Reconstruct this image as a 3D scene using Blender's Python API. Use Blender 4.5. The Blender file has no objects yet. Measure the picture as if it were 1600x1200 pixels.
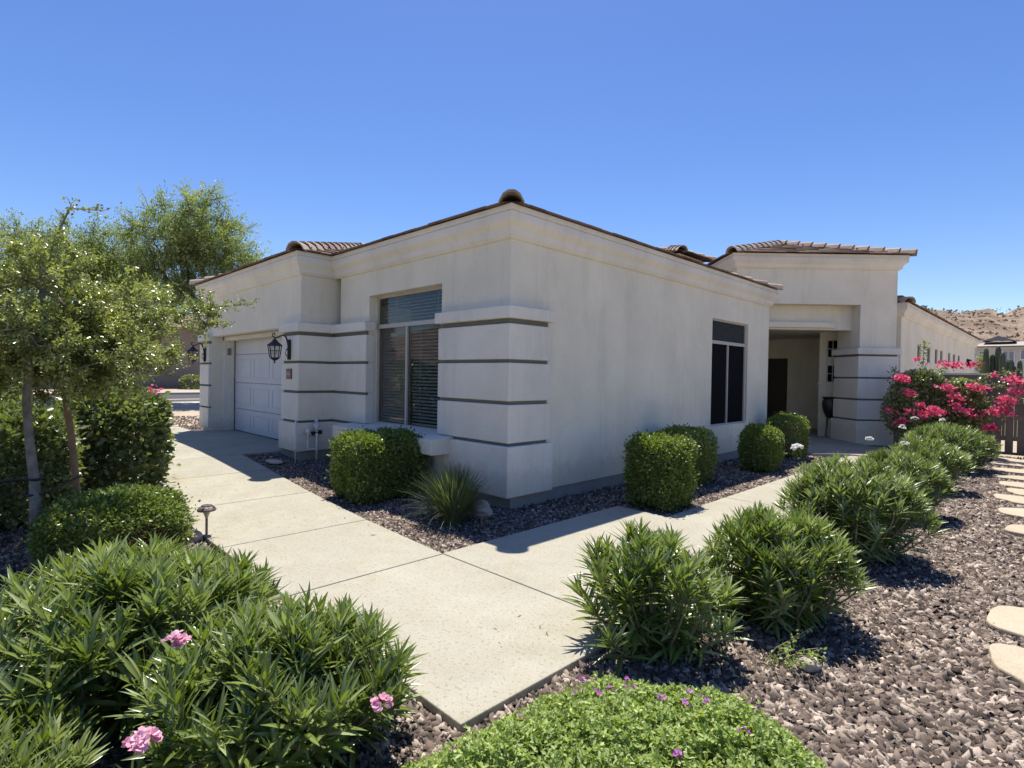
import bpy, bmesh, math, random
import numpy as np
from mathutils import Vector, Matrix
RNG = np.random.default_rng(7); random.seed(7)
sc = bpy.context.scene
COL = sc.collection
R = math.radians

# ------------------------------------------------------------------ materials
def nt(name):
    m = bpy.data.materials.new(name); m.use_nodes = True
    t = m.node_tree; t.nodes.clear()
    o = t.nodes.new('ShaderNodeOutputMaterial')
    b = t.nodes.new('ShaderNodeBsdfPrincipled')
    t.links.new(b.outputs[0], o.inputs[0])
    return m, t, b, o
def N(t, k, **kw):
    n = t.nodes.new(k)
    for a, v in kw.items():
        if a.startswith('i_'):
            key = a[2:]
            n.inputs[int(key) if key.isdigit() else key.replace('_', ' ')].default_value = v
        else: setattr(n, a, v)
    return n
def noise(t, vec, scale, detail=6, rough=.6):
    n = N(t, 'ShaderNodeTexNoise'); n.inputs['Scale'].default_value = scale
    n.inputs['Detail'].default_value = detail; n.inputs['Roughness'].default_value = rough
    t.links.new(vec, n.inputs['Vector']); return n.outputs['Fac']
def ramp(t, fac, stops):
    r = N(t, 'ShaderNodeValToRGB'); e = r.color_ramp.elements
    while len(e) < len(stops): e.new(.5)
    for i, (p, c) in enumerate(stops):
        e[i].position = p; e[i].color = (*c, 1) if len(c) == 3 else c
    t.links.new(fac, r.inputs[0]); return r.outputs[0]
def mix(t, fac, a, b, mode='MIX'):
    n = N(t, 'ShaderNodeMix', data_type='RGBA', blend_type=mode)
    for s, v in ((0, fac), (6, a), (7, b)):
        if hasattr(v, 'links') or hasattr(v, 'is_linked'): t.links.new(v, n.inputs[s])
        else: n.inputs[s].default_value = v if s == 0 else ((*v, 1) if len(v) == 3 else v)
    return n.outputs[2]
def coords(t, scale=(1, 1, 1), kind='Object'):
    c = N(t, 'ShaderNodeTexCoord'); mp = N(t, 'ShaderNodeMapping')
    mp.inputs['Scale'].default_value = scale
    t.links.new(c.outputs[kind], mp.inputs[0]); return mp.outputs[0]
def bump(t, b, h, strength=.2, dist=.01):
    n = N(t, 'ShaderNodeBump'); n.inputs['Strength'].default_value = strength
    n.inputs['Distance'].default_value = dist
    t.links.new(h, n.inputs['Height']); t.links.new(n.outputs[0], b.inputs['Normal'])
def simple(name, col, rough=.6, var=.12, scale=8, metal=0, bumpy=0, bscale=60, spec=.5):
    m, t, b, o = nt(name); v = coords(t)
    f = noise(t, v, scale)
    lo = tuple(c * (1 - var) for c in col); hi = tuple(min(1, c * (1 + var)) for c in col)
    t.links.new(ramp(t, f, [(.3, lo), (.7, hi)]), b.inputs['Base Color'])
    b.inputs['Roughness'].default_value = rough; b.inputs['Metallic'].default_value = metal; b.inputs['Specular IOR Level'].default_value = spec
    if bumpy: bump(t, b, noise(t, v, bscale), bumpy, .01)
    return m
def stucco(name, base, stain=.35):
    m, t, b, o = nt(name)
    v = coords(t); vs = coords(t, (1.1, 1.1, .16)); vb = coords(t, (.6, .6, .6))
    lo = tuple(c * .86 for c in base)
    c = ramp(t, noise(t, vb, 1.6, 4), [(.3, lo), (.65, base)])
    streak = ramp(t, noise(t, vs, 2.2, 8, .7), [(.52, (1, 1, 1)), (.60, (.88, .87, .85)), (.64, (1, 1, 1))])
    c = mix(t, stain, c, mix(t, 1, c, streak, 'MULTIPLY'))
    spots = ramp(t, noise(t, v, 9, 9, .75), [(.64, (1, 1, 1)), (.76, (.80, .79, .77))])
    c = mix(t, .55, c, mix(t, 1, c, spots, 'MULTIPLY'))
    cr = N(t, 'ShaderNodeTexVoronoi', feature='DISTANCE_TO_EDGE'); cr.inputs['Scale'].default_value = .55
    wv = N(t, 'ShaderNodeMix', data_type='VECTOR'); wv.inputs[0].default_value = .22
    n3 = N(t, 'ShaderNodeTexNoise'); n3.inputs['Scale'].default_value = 2.5; n3.inputs['Detail'].default_value = 6
    t.links.new(v, n3.inputs['Vector']); t.links.new(v, wv.inputs[4]); t.links.new(n3.outputs['Color'], wv.inputs[5])
    t.links.new(wv.outputs[1], cr.inputs['Vector'])
    crk = ramp(t, cr.outputs['Distance'], [(.0, (.86, .85, .83)), (.006, (1, 1, 1))])
    c = mix(t, .25, c, mix(t, 1, c, crk, 'MULTIPLY'))
    fine = ramp(t, noise(t, v, 26, 8, .8), [(.35, (.93, .93, .925)), (.6, (1, 1, 1))])
    c = mix(t, .85, c, mix(t, 1, c, fine, 'MULTIPLY'))
    sx = N(t, 'ShaderNodeSeparateXYZ'); t.links.new(v, sx.inputs[0])
    ad = N(t, 'ShaderNodeMath', operation='MULTIPLY_ADD'); t.links.new(noise(t, v, 5, 8, .7), ad.inputs[0]); ad.inputs[1].default_value = -.75; t.links.new(sx.outputs['Z'], ad.inputs[2])
    splash = ramp(t, ad.outputs[0], [(.0, (.72, .68, .62)), (.12, (1, 1, 1))])
    c = mix(t, .35, c, mix(t, 1, c, splash, 'MULTIPLY'))
    t.links.new(c, b.inputs['Base Color']); b.inputs['Roughness'].default_value = .93
    b.inputs['Specular IOR Level'].default_value = .2
    bump(t, b, noise(t, v, 75, 6, .7), .4, .010)
    return m
STUCCO = stucco('stucco', (.88, .805, .645), .5)
TRIM = stucco('stucco_trim', (.87, .81, .70), .5)
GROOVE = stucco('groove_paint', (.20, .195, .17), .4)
TAN = stucco('tan_stucco', (.30, .24, .19), .4)
GREYHOUSE = stucco('grey_stucco', (.55, .54, .53), .3)
def concrete(name, base, pits=True):
    m, t, b, o = nt(name); v = coords(t)
    c = ramp(t, noise(t, v, 1.1, 6), [(.3, tuple(x * .86 for x in base)), (.7, base)])
    st = ramp(t, noise(t, v, 2.1, 10, .75), [(.42, (1, 1, 1)), (.56, (.93, .91, .87)), (.70, (.80, .77, .71))])
    c = mix(t, .8, c, mix(t, 1, c, st, 'MULTIPLY'))
    p = ramp(t, noise(t, v, 42, 3, .5), [(.57, (1, 1, 1)), (.66, (.62, .57, .49))])
    p2 = ramp(t, noise(t, v, 130, 2, .5), [(.50, (1, 1, 1)), (.68, (.74, .70, .62))])
    c = mix(t, .6 if pits else .2, c, mix(t, 1, c, p, 'MULTIPLY'))
    c = mix(t, .8, c, mix(t, 1, c, p2, 'MULTIPLY'))
    t.links.new(c, b.inputs['Base Color']); b.inputs['Roughness'].default_value = .9
    b.inputs['Specular IOR Level'].default_value = .2
    bump(t, b, noise(t, v, 55, 6, .7), .25, .006)
    return m
CONC = concrete('walk_concrete', (.435, .415, .345))
FOUND = concrete('foundation_concrete', (.40, .38, .35))
FLAG = concrete('flagstone_rock', (.52, .45, .34), False)
def tinted(name, lo, hi, rough=.45, trans=.3, spec=.4, tcol=None, mid=None):
    """colour from each leaf's own 'tint' (0..1), some light passing through"""
    m, t, b, o = nt(name)
    a = N(t, 'ShaderNodeAttribute', attribute_name='tint')
    stops = [(0, lo), (1, hi)] if mid is None else [(0, lo), (.55, mid), (1, hi)]
    c = ramp(t, a.outputs['Fac'], stops)
    t.links.new(c, b.inputs['Base Color']); b.inputs['Roughness'].default_value = rough
    b.inputs['Specular IOR Level'].default_value = spec
    if trans:
        tr = N(t, 'ShaderNodeBsdfTranslucent'); mx = N(t, 'ShaderNodeMixShader')
        tc = mix(t, 1, c, tcol or (1.5, 1.6, .6), 'MULTIPLY')
        t.links.new(tc, tr.inputs[0]); mx.inputs[0].default_value = trans
        t.links.new(b.outputs[0], mx.inputs[1]); t.links.new(tr.outputs[0], mx.inputs[2])
        t.links.new(mx.outputs[0], o.inputs[0])
    return m
OLE = tinted('oleander_leaf', (.04, .07, .016), (.36, .42, .20), .29, .24, .65, mid=(.165, .222, .045))
OLE2 = tinted('oleander_leaf_grey', (.05, .08, .022), (.38, .44, .24), .31, .24, .65, mid=(.165, .222, .065))
BOX = tinted('boxwood_leaf', (.06, .095, .018), (.30, .37, .11), .36, .3, .5)
DRY = tinted('dry_twig', (.10, .06, .03), (.24, .15, .075), .9, 0, .1)
DRYLEAF = tinted('dry_leaf', (.16, .10, .05), (.42, .32, .18), .8, .1, .2)
OAK = tinted('oak_leaf', (.075, .10, .026), (.44, .47, .20), .27, .30, .6)
MES = tinted('mesquite_leaf', (.11, .15, .055), (.34, .39, .18), .45, .4, .4)
PALO = tinted('palo_leaf', (.14, .17, .05), (.28, .30, .12), .6, .35, .3)
HEDGE = tinted('bougainvillea_leaf', (.055, .08, .022), (.34, .39, .19), .33, .25, .85)
GCOV = tinted('ground_cover_leaf', (.16, .235, .055), (.50, .58, .24), .45, .35, .4)
GRASS = tinted('grass_blade', (.06, .085, .032), (.25, .29, .16), .5, .25, .4)
PINK = tinted('pink_petal', (.72, .28, .42), (.85, .62, .70), .6, .3, .2, (1.1, .9, 1))
WHITEP = tinted('white_petal', (.75, .72, .70), (.85, .85, .82), .6, .3, .2, (1, 1, 1))
MAG = tinted('magenta_bract', (.62, .03, .15), (.90, .28, .42), .55, .35, .2, (1.2, .8, .9))
PURP = tinted('purple_petal', (.42, .10, .42), (.66, .30, .66), .6, .3, .2, (1.1, .9, 1.1))
CHIP = tinted('gravel_stone', (.05, .041, .035), (.50, .42, .35), .9, 0, .2, mid=(.165, .126, .104))
SCRUB = tinted('scrub', (.17, .14, .10), (.27, .225, .165), .8, 0, .1)
def gravel_ground():
    m, t, b, o = nt('gravel_bed'); v = coords(t)
    vo = N(t, 'ShaderNodeTexVoronoi'); vo.inputs['Scale'].default_value = 36; t.links.new(v, vo.inputs['Vector'])
    c = ramp(t, vo.outputs['Color'], [(.1, (.025, .02, .017)), (.5, (.085, .067, .056)), (.95, (.21, .17, .145))])
    bounce_grit = ramp(t, noise(t, v, 60, 4), [(.3, (.40, .31, .22)), (.7, (.58, .48, .36))])  # tan outer ground, added to bounce warm light onto the shaded walls
    ln = N(t, 'ShaderNodeVectorMath', operation='LENGTH'); t.links.new(coords(t, (.085, .085, 0)), ln.inputs[0])
    c = mix(t, ramp(t, ln.outputs['Value'], [(.93, (0, 0, 0)), (1.0, (1, 1, 1))]), c, bounce_grit)
    big = ramp(t, noise(t, v, .5, 4), [(.35, (.8, .8, .8)), (.7, (1, 1, 1))])
    t.links.new(mix(t, 1, c, big, 'MULTIPLY'), b.inputs['Base Color'])
    b.inputs['Roughness'].default_value = .95
    bump(t, b, vo.outputs['Distance'], .6, .03)
    return m
GRAV = gravel_ground()
ASPH = simple('asphalt', (.055, .053, .052), .9, .25, 3, bumpy=.3, bscale=120)
KERB = simple('kerb_concrete', (.52, .50, .46), .9, .1, 3)
def hillmat():
    m, t, b, o = nt('desert_rock'); v = coords(t)
    c = ramp(t, noise(t, v, .06, 10, .75), [(.34, (.17, .115, .08)), (.5, (.30, .22, .16)), (.66, (.42, .33, .25))])
    c2 = ramp(t, noise(t, v, .35, 6, .8), [(.42, (.62, .60, .55)), (.58, (1, 1, 1))])
    t.links.new(mix(t, .9, c, mix(t, 1, c, c2, 'MULTIPLY')), b.inputs['Base Color'])
    b.inputs['Roughness'].default_value = 1
    bump(t, b, noise(t, v, .25, 8, .75), .8, 2.0)
    return m
HILL = hillmat()
def rooftile(name='concrete_roof_tile', c0=(.13, .075, .055), c1=(.22, .14, .10), c2=(.33, .235, .185)):
    m, t, b, o = nt(name)
    a = N(t, 'ShaderNodeAttribute', attribute_name='tint'); v = coords(t)
    c = ramp(t, a.outputs['Fac'], [(0, c0), (.6, c1), (1, c2)])
    d = ramp(t, noise(t, v, 14, 8, .7), [(.35, (.7, .7, .7)), (.65, (1, 1, 1))])
    t.links.new(mix(t, 1, c, d, 'MULTIPLY'), b.inputs['Base Color'])
    b.inputs['Roughness'].default_value = .9; bump(t, b, noise(t, v, 60), .3, .006)
    return m
TILE = rooftile()
CAPT = rooftile('ridge_cap_tile', (.30, .22, .17), (.42, .33, .26), (.55, .45, .37))
DARKROOF = simple('roof_felt', (.05, .042, .038), .9)
GDOOR = simple('garage_door_paint', (.66, .65, .64), .55, .05, 2)
ALM = simple('window_frame_almond', (.50, .47, .41), .5, .05)
IRON = simple('black_iron', (.012, .012, .013), .45, .3, 30)
LGLASSY = None
def glass(name, tint_, ior):
    m, t, b, o = nt(name); t.nodes.remove(b)
    v = coords(t); tr = N(t, 'ShaderNodeBsdfTransparent'); tr.inputs[0].default_value = (*tint_, 1)
    gl = N(t, 'ShaderNodeBsdfGlossy'); gl.inputs['Roughness'].default_value = .01
    bn = N(t, 'ShaderNodeBump'); bn.inputs['Strength'].default_value = .012; bn.inputs['Distance'].default_value = .02
    t.links.new(noise(t, v, 1.3, 2), bn.inputs['Height']); t.links.new(bn.outputs[0], gl.inputs['Normal'])
    f = N(t, 'ShaderNodeLayerWeight'); f.inputs[0].default_value = .5
    pw = N(t, 'ShaderNodeMath', operation='POWER'); t.links.new(f.outputs['Facing'], pw.inputs[0]); pw.inputs[1].default_value = 3.2
    ma = N(t, 'ShaderNodeMath', operation='MULTIPLY_ADD'); t.links.new(pw.outputs[0], ma.inputs[0]); ma.inputs[1].default_value = .48; ma.inputs[2].default_value = ior
    mx = N(t, 'ShaderNodeMixShader'); t.links.new(ma.outputs[0], mx.inputs[0])
    t.links.new(tr.outputs[0], mx.inputs[1]); t.links.new(gl.outputs[0], mx.inputs[2]); t.links.new(mx.outputs[0], o.inputs[0])
    return m
GLASS = glass('window_glass', (.70, .73, .73), .03)
LAMPGLASS = glass('lantern_glass', (.9, .9, .9), .05)
SCREEN = simple('solar_screen', (.010, .010, .011), .8, .2, 40, spec=.04)
SCREEN2 = simple('solar_screen_light', (.045, .048, .05), .8, .3, 14, spec=.1)
BLIND = simple('blind_slat', (.88, .86, .82), .5, .05)
DARKIN = simple('dark_interior', (.03, .028, .026), .9)  # near-black: the darkness of an unlit room put into the colour
PIPE = simple('painted_pipe', (.82, .80, .76), .45, .08, 20)
BARKG = simple('grey_bark', (.21, .185, .155), .95, .4, 14, bumpy=.6, bscale=30)
BARKD = simple('dark_bark', (.055, .043, .035), .95, .35, 9, bumpy=.6, bscale=25)
TWIG = simple('twig_bark', (.24, .20, .14), .9, .3, 12)
STAKEM = simple('stake_wood', (.25, .16, .09), .85, .25, 10, bumpy=.3)
RUBBER = simple('black_rubber', (.015, .015, .015), .6)
GATEW = simple('gate_wood', (.165, .130, .102), .8, .25, 5, bumpy=.2)
ROCK = simple('field_rock', (.40, .35, .30), .95, .35, 9, bumpy=.6, bscale=18)
PINKROCK = simple('pink_rock', (.50, .40, .33), .95, .25, 9, bumpy=.5, bscale=18)
PLAQUE = simple('plaque_tile', (.26, .115, .10), .5, .2, 40)
PLTXT = simple('plaque_digits', (.62, .50, .47), .5, .05)
PLFRAME = simple('plaque_frame', (.11, .08, .07), .5, .1)
CACT = simple('cactus_skin', (.06, .08, .045), .7, .3, 3)
POTM = simple('black_glaze', (.015, .014, .014), .35)
BRONZE = simple('bronze_lamp', (.20, .155, .125), .55, .25, 30, .1)
GREYROOF = simple('grey_roof', (.16, .16, .17), .9, .1, 2)
BLUEWIN = simple('far_window', (.18, .22, .28), .2, .1)

# ------------------------------------------------------------------ helpers
class MB:
    def __init__(s): s.v = []; s.f = []; s.smooth = False; s.t = []
    def add(s, vs, fs, tint=None):
        k = len(s.v); s.v += [tuple(p) for p in vs]; s.f += [tuple(i + k for i in f) for f in fs]
        s.t += [tint if tint is not None else .5] * len(vs)
    def box(s, x0, x1, y0, y1, z0, z1, M=None, tint=None):
        vs = [Vector((x, y, z)) for z in (z0, z1) for y in (y0, y1) for x in (x0, x1)]
        if M: vs = [M @ p for p in vs]
        s.add(vs, [(0, 2, 3, 1), (4, 5, 7, 6), (0, 1, 5, 4), (2, 6, 7, 3), (0, 4, 6, 2), (1, 3, 7, 5)], tint)
    def prism(s, poly, z0, z1, tint=None):
        n = len(poly)
        zs0 = z0 if callable(z0) else (lambda x, y: z0); zs1 = z1 if callable(z1) else (lambda x, y: z1)
        vs = [(x, y, zs0(x, y)) for x, y in poly] + [(x, y, zs1(x, y)) for x, y in poly]
        s.add(vs, [tuple(range(n))[::-1], tuple(range(n, 2 * n))] + [(i, (i + 1) % n, n + (i + 1) % n, n + i) for i in range(n)], tint)
    def tube(s, pts, rad, n=8, cap=True):
        pts = [Vector(p) for p in pts]
        rs = rad if isinstance(rad, (list, tuple)) else [rad] * len(pts)
        rings = []; ref = Vector((.13, .31, .94)).normalized()
        for i, p in enumerate(pts):
            d = (pts[min(i + 1, len(pts) - 1)] - pts[max(i - 1, 0)])
            d = d.normalized() if d.length > 1e-9 else Vector((0, 0, 1))
            a = d.cross(ref)
            if a.length < .1: a = d.cross(Vector((1, 0, 0)))
            a.normalize(); b = d.cross(a)
            rings.append([p + (a * math.cos(2 * math.pi * k / n) + b * math.sin(2 * math.pi * k / n)) * rs[i] for k in range(n)])
        vs = [q for r in rings for q in r]; fs = []
        for i in range(len(pts) - 1):
            for k in range(n):
                fs.append((i * n + k, i * n + (k + 1) % n, (i + 1) * n + (k + 1) % n, (i + 1) * n + k))
        if cap: fs += [tuple(range(n))[::-1], tuple((len(pts) - 1) * n + k for k in range(n))]
        s.add(vs, fs)
    def lathe(s, prof, c, n=24, M=None):
        vs = []; fs = []; m = len(prof)
        for r, z in prof:
            for k in range(n):
                a = 2 * math.pi * k / n; p = Vector((r * math.cos(a), r * math.sin(a), z))
                if M: p = M @ p
                vs.append(p + Vector(c))
        for i in range(m - 1):
            for k in range(n): fs.append((i * n + k, i * n + (k + 1) % n, (i + 1) * n + (k + 1) % n, (i + 1) * n + k))
        fs += [tuple(range(n))[::-1], tuple((m - 1) * n + k for k in range(n))]
        s.add(vs, fs)
    def build(s, name, mat, parent=None, smooth=False, bevel=0):
        me = bpy.data.meshes.new(name); me.from_pydata(s.v, [], s.f)
        me.materials.append(mat)
        at = me.attributes.new('tint', 'FLOAT', 'POINT'); at.data.foreach_set('value', s.t)
        o = bpy.data.objects.new(name, me); COL.objects.link(o)
        if parent is not None: attach(o, parent)
        if smooth:
            me.polygons.foreach_set('use_smooth', [True] * len(me.polygons))
        if bevel:
            b = o.modifiers.new('bevel', 'BEVEL'); b.width = bevel; b.segments = 2; b.limit_method = 'ANGLE'; b.angle_limit = .6
        return o
def attach(o, parent):
    """parent without moving (all meshes here are written in world coordinates)"""
    w = Matrix.Identity(4); p = parent; chain = []
    while p is not None: chain.append(p); p = p.parent
    for q in reversed(chain): w = w @ q.matrix_parent_inverse @ q.matrix_basis
    o.parent = parent; o.matrix_parent_inverse = w.inverted()
def tag(o, label=None, cat=None, group=None, kind=None):
    if label: o['label'] = label
    if cat: o['category'] = cat
    if group: o['group'] = group
    if kind: o['kind'] = kind
    return o
def empty(name, loc, label=None, cat=None, group=None):
    o = bpy.data.objects.new(name, None); COL.objects.link(o); o.location = loc; o.empty_display_size = .1
    return tag(o, label, cat, group)
def npmesh(name, V, F, mat, parent=None, tint=None, smooth=False):
    """V (n,3) float, F (m,k) int -> object"""
    me = bpy.data.meshes.new(name); V = np.ascontiguousarray(V, dtype=np.float32); F = np.ascontiguousarray(F, dtype=np.int32)
    m, k = F.shape
    me.vertices.add(len(V)); me.vertices.foreach_set('co', V.ravel())
    me.loops.add(m * k); me.loops.foreach_set('vertex_index', F.ravel())
    me.polygons.add(m); me.polygons.foreach_set('loop_start', np.arange(0, m * k, k, dtype=np.int32))
    me.update(calc_edges=True)
    if smooth: me.polygons.foreach_set('use_smooth', np.ones(m, dtype=bool))
    me.materials.append(mat)
    if tint is not None:
        at = me.attributes.new('tint', 'FLOAT', 'POINT'); at.data.foreach_set('value', np.asarray(tint, dtype=np.float32))
    o = bpy.data.objects.new(name, me); COL.objects.link(o)
    if parent is not None: attach(o, parent)
    return o
def nrm(a): return a / np.maximum(np.linalg.norm(a, axis=-1, keepdims=True), 1e-9)
def rdir(n):
    return nrm(RNG.normal(size=(n, 3)))
def leaves(name, pos, dirn, up, length, tmpl, mat, parent=None, tint=None, width=1.0, rib=0):
    TV, TF = tmpl; n = len(pos)
    y = nrm(dirn); x = np.cross(y, up); bad = np.linalg.norm(x, axis=1) < 1e-3; x[bad] = np.array([1, 0, 0]); x = nrm(x); z = np.cross(x, y)
    L = np.asarray(length).reshape(-1, 1, 1); Wd = np.asarray(width).reshape(-1, 1, 1) if np.ndim(width) else width
    V = pos[:, None, :] + L * (TV[None, :, 0:1] * Wd * x[:, None, :] + TV[None, :, 1:2] * y[:, None, :] + TV[None, :, 2:3] * z[:, None, :])
    k = len(TV); F = (TF[None] + (np.arange(n) * k)[:, None, None]).reshape(-1, TF.shape[1])
    if tint is None: tint = RNG.random(n)
    tv = np.repeat(tint, k)
    if rib: tv = np.clip(tv + np.tile((np.abs(TV[:, 0]) < 1e-6) * rib, n), 0, 1)
    return npmesh(name, V.reshape(-1, 3), F, mat, parent, tv)
def blade(widths, fold=.25, droop=.1):
    """leaf of unit length along +y: three verts a section, creased along its midrib"""
    ys = np.linspace(0, 1, len(widths)); V = []
    for yv, w in zip(ys, widths):
        zc = -droop * yv * yv
        V += [(-w, yv, zc + fold * w), (0, yv, zc), (w, yv, zc + fold * w)]
    F = []
    for i in range(len(widths) - 1):
        a = 3 * i
        F += [(a, a + 1, a + 4, a + 3), (a + 1, a + 2, a + 5, a + 4)]
    return np.array(V, float), np.array(F)
LANCE = blade([.010, .044, .062, .056, .034, .003], .45, .14)
SMALL = (np.array([(0, 0, 0), (.34, .45, .10), (0, 1, -.06), (-.34, .45, .10)], float), np.array([(0, 1, 2), (0, 2, 3)]))
OVAL = (np.array([(0, 0, 0), (.25, .3, .07), (.26, .65, .06), (0, 1, -.06), (-.26, .65, .06), (-.25, .3, .07)], float), np.array([(0, 1, 2, 3), (0, 3, 4, 5)]))
NEEDLE = (np.array([(0, 0, 0), (.13, .5, .03), (0, 1, -.04), (-.13, .5, .03)], float), np.array([(0, 1, 2), (0, 2, 3)]))

# sun: the roof corner's shadow tip on the walk gives its direction
SUN = Vector((-1.09, .99, 3.78)).normalized()
SUN_EL = math.asin(SUN.z); SUN_AZ = math.atan2(SUN.x, SUN.y)

def gz(x, y=0.0):
    """ground rises a hand's breadth towards the garage"""
    t = min(max((-.5 - x) / 7.0, 0), 1); return .22 * t * t * (3 - 2 * t)
GB = -.045

# ------------------------------------------------------------------ camera
cam_d = bpy.data.cameras.new('camera'); cam = bpy.data.objects.new('camera', cam_d); COL.objects.link(cam)
CP = Vector((4.90161566, -4.83194409, 1.646494)); yaw, pitch, roll, FPX = R(-45.07549609), R(-.84256676), R(.91321664), 859.49
fw = Vector((math.sin(yaw) * math.cos(pitch), math.cos(yaw) * math.cos(pitch), math.sin(pitch)))
rt = Vector((math.cos(yaw), -math.sin(yaw), 0)); up = rt.cross(fw)
r2 = rt * math.cos(roll) + up * math.sin(roll); u2 = -rt * math.sin(roll) + up * math.cos(roll)
cam.matrix_world = Matrix(((r2.x, u2.x, -fw.x, CP.x), (r2.y, u2.y, -fw.y, CP.y), (r2.z, u2.z, -fw.z, CP.z), (0, 0, 0, 1)))
cam_d.sensor_width = 36; cam_d.lens = FPX / 1600 * 36; cam_d.clip_end = 6000; cam_d.clip_start = .05
sc.camera = cam

# ------------------------------------------------------------------ light
w = bpy.data.worlds.new('World'); sc.world = w; w.use_nodes = True
t = w.node_tree; bg = t.nodes['Background']
sky = t.nodes.new('ShaderNodeTexSky'); sky.sky_type = 'NISHITA'; sky.sun_disc = False
sky.sun_elevation = SUN_EL; sky.sun_rotation = SUN_AZ
sky.air_density = 1.0; sky.dust_density = .35; sky.ozone_density = 2.2; sky.altitude = 400
hs = t.nodes.new('ShaderNodeHueSaturation'); hs.inputs['Saturation'].default_value = 1.24; hs.inputs['Hue'].default_value = .513
t.links.new(sky.outputs[0], hs.inputs['Color']); t.links.new(hs.outputs[0], bg.inputs[0]); bg.inputs[1].default_value = .110
sd = bpy.data.lights.new('sun', 'SUN'); sd.energy = 5.0; sd.angle = R(.53); sd.color = (1, .94, .83)
so = bpy.data.objects.new('sun', sd); COL.objects.link(so); so.rotation_euler = SUN.to_track_quat('Z', 'Y').to_euler()
so.location = (0, 0, 30)
sc.view_settings.view_transform = 'Standard'; sc.view_settings.look = 'None'
sc.view_settings.exposure = .53
sc.cycles.use_denoising = True
sc.cycles.max_bounces = 8; sc.cycles.diffuse_bounces = 2; sc.cycles.transparent_max_bounces = 12

# ------------------------------------------------------------------ ground
def terrain():
    """one sheet: flat yard, reaching out to rising desert hills"""
    radii = [0, 3, 6, 9, 12, 16, 20, 26, 34, 45, 60, 80, 110, 150, 200, 250, 300, 350, 400, 450, 520, 640, 800, 1100, 1600, 2400]
    n = 240; V = []; F = []
    return radii, n
xs = sorted(set([-2400, -1200, -600, -300, -150, -80, -50] + [round(-40 + i * 2.0, 2) for i in range(13)] + [round(-14 + i * .5, 2) for i in range(45)] + [10, 14, 20, 30, 50, 80, 150, 300, 600, 1200, 2400]))
ys = sorted(set([-2400, -1200, -600, -300, -150, -80, -40, -20, -10, -6, -3, 0, 3, 6, 10, 14, 20, 30, 40, 60, 90, 150, 300, 600, 1200, 2400]))
V = [(x, y, gz(x) + GB) for y in ys for x in xs]; nx = len(xs)
F = [(j * nx + i, j * nx + i + 1, (j + 1) * nx + i + 1, (j + 1) * nx + i) for j in range(len(ys) - 1) for i in range(nx - 1)]
tag(npmesh('ground', np.array(V), np.array(F), GRAV, smooth=True), kind='structure')

def hills():
    na, nr = 420, 26
    az = np.linspace(0, 2 * np.pi, na, endpoint=False); rr = np.linspace(0, 1, nr)
    A, T = np.meshgrid(az, rr)                 # azimuth measured from +y towards +x
    hgt = np.full_like(A, 22.0)
    d = np.abs((A - R(-6) + np.pi) % (2 * np.pi) - np.pi)
    hgt += 38 * np.exp(-(d / R(22)) ** 4)
    d2 = np.abs((A - R(200) + np.pi) % (2 * np.pi) - np.pi)
    hgt += 26 * np.exp(-(d2 / R(50)) ** 4)
    base = 240.0
    rad = base + T * 420
    ph = RNG.random(12) * 6.28
    ridge = sum(np.sin(A * k + ph[i] + T * 2.2 * (i % 3)) * s for i, (k, s) in enumerate([(9, .10), (17, .07), (31, .05), (57, .035), (97, .025), (163, .02)]))
    prof = np.sin(np.clip(T * 1.25, 0, 1) * np.pi / 2) ** 1.1
    Z = hgt * prof * (1 + ridge) + RNG.normal(size=A.shape) * .8 * prof - .6
    X = CP.x + np.sin(A) * rad; Y = CP.y + np.cos(A) * rad
    V = np.stack([X, Y, Z], -1).reshape(-1, 3)
    i = np.arange(nr - 1)[:, None] * na; j = np.arange(na)[None]
    F = np.stack([i + j, i + (j + 1) % na, i + na + (j + 1) % na, i + na + j], -1).reshape(-1, 4)
    tag(npmesh('hills', V, F, HILL, smooth=True), kind='structure')
    # desert scrub on the slope in view
    sel = np.where((np.abs((A + np.pi) % (2 * np.pi) - np.pi - R(-4)) < R(16)).ravel() & (prof.ravel() > .08) & (T.ravel() < .72))[0]
    n = 3600; c = V[RNG.choice(sel, n)] + RNG.normal(size=(n, 3)) * np.array([3.5, 3.5, 0])
    k = 14; s = np.repeat(RNG.uniform(.2, .8, n), k)
    p = np.repeat(c, k, 0) + rdir(n * k) * s[:, None] * np.array([.8, .8, .5])
    tt = np.repeat(RNG.random(n), k)
    o = leaves('hillside_scrub', p, rdir(n * k), rdir(n * k), s * 1.0, SMALL, SCRUB, None, tt, 1.6)
    tag(o, 'sparse dark desert scrub dotted over the brown hillside', 'scrub', kind='stuff')
hills()

# ------------------------------------------------------------------ walk and driveway
gap = .006
def slab(mb, poly, top=0.0, th=.11):
    mb.prism(poly, lambda x, y: gz(x) - th, lambda x, y: gz(x) + top)
walk = MB()
LEFT = lambda x: -3.16 + (2.92 - x) * .006                      # outer edge of the left arm
def RIGHT(x): return -1.70 + (.88 - x) * .062                    # bed edge of the left arm
jx = [-5.42, -3.95, -2.28, -.62, .9]
for a, b in zip(jx[:-1], jx[1:]):
    n = 4; xx = [a + gap + (b - a - 2 * gap) * i / n for i in range(n + 1)]
    slab(walk, [(x, LEFT(x)) for x in xx] + [(x, RIGHT(x)) for x in reversed(xx)])
slab(walk, [(.9 + gap, -3.16), (2.93, -3.17), (2.94, -1.7 - gap), (.9 + gap, -1.7 - gap)])
slab(walk, [(.88, -1.7 + gap), (2.94, -1.7 + gap), (2.93, 1.09 - gap), (.88, 1.13 - gap)])
yy = [1.09, 2.7, 4.3, 5.9, 7.5, 9.1]
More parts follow.
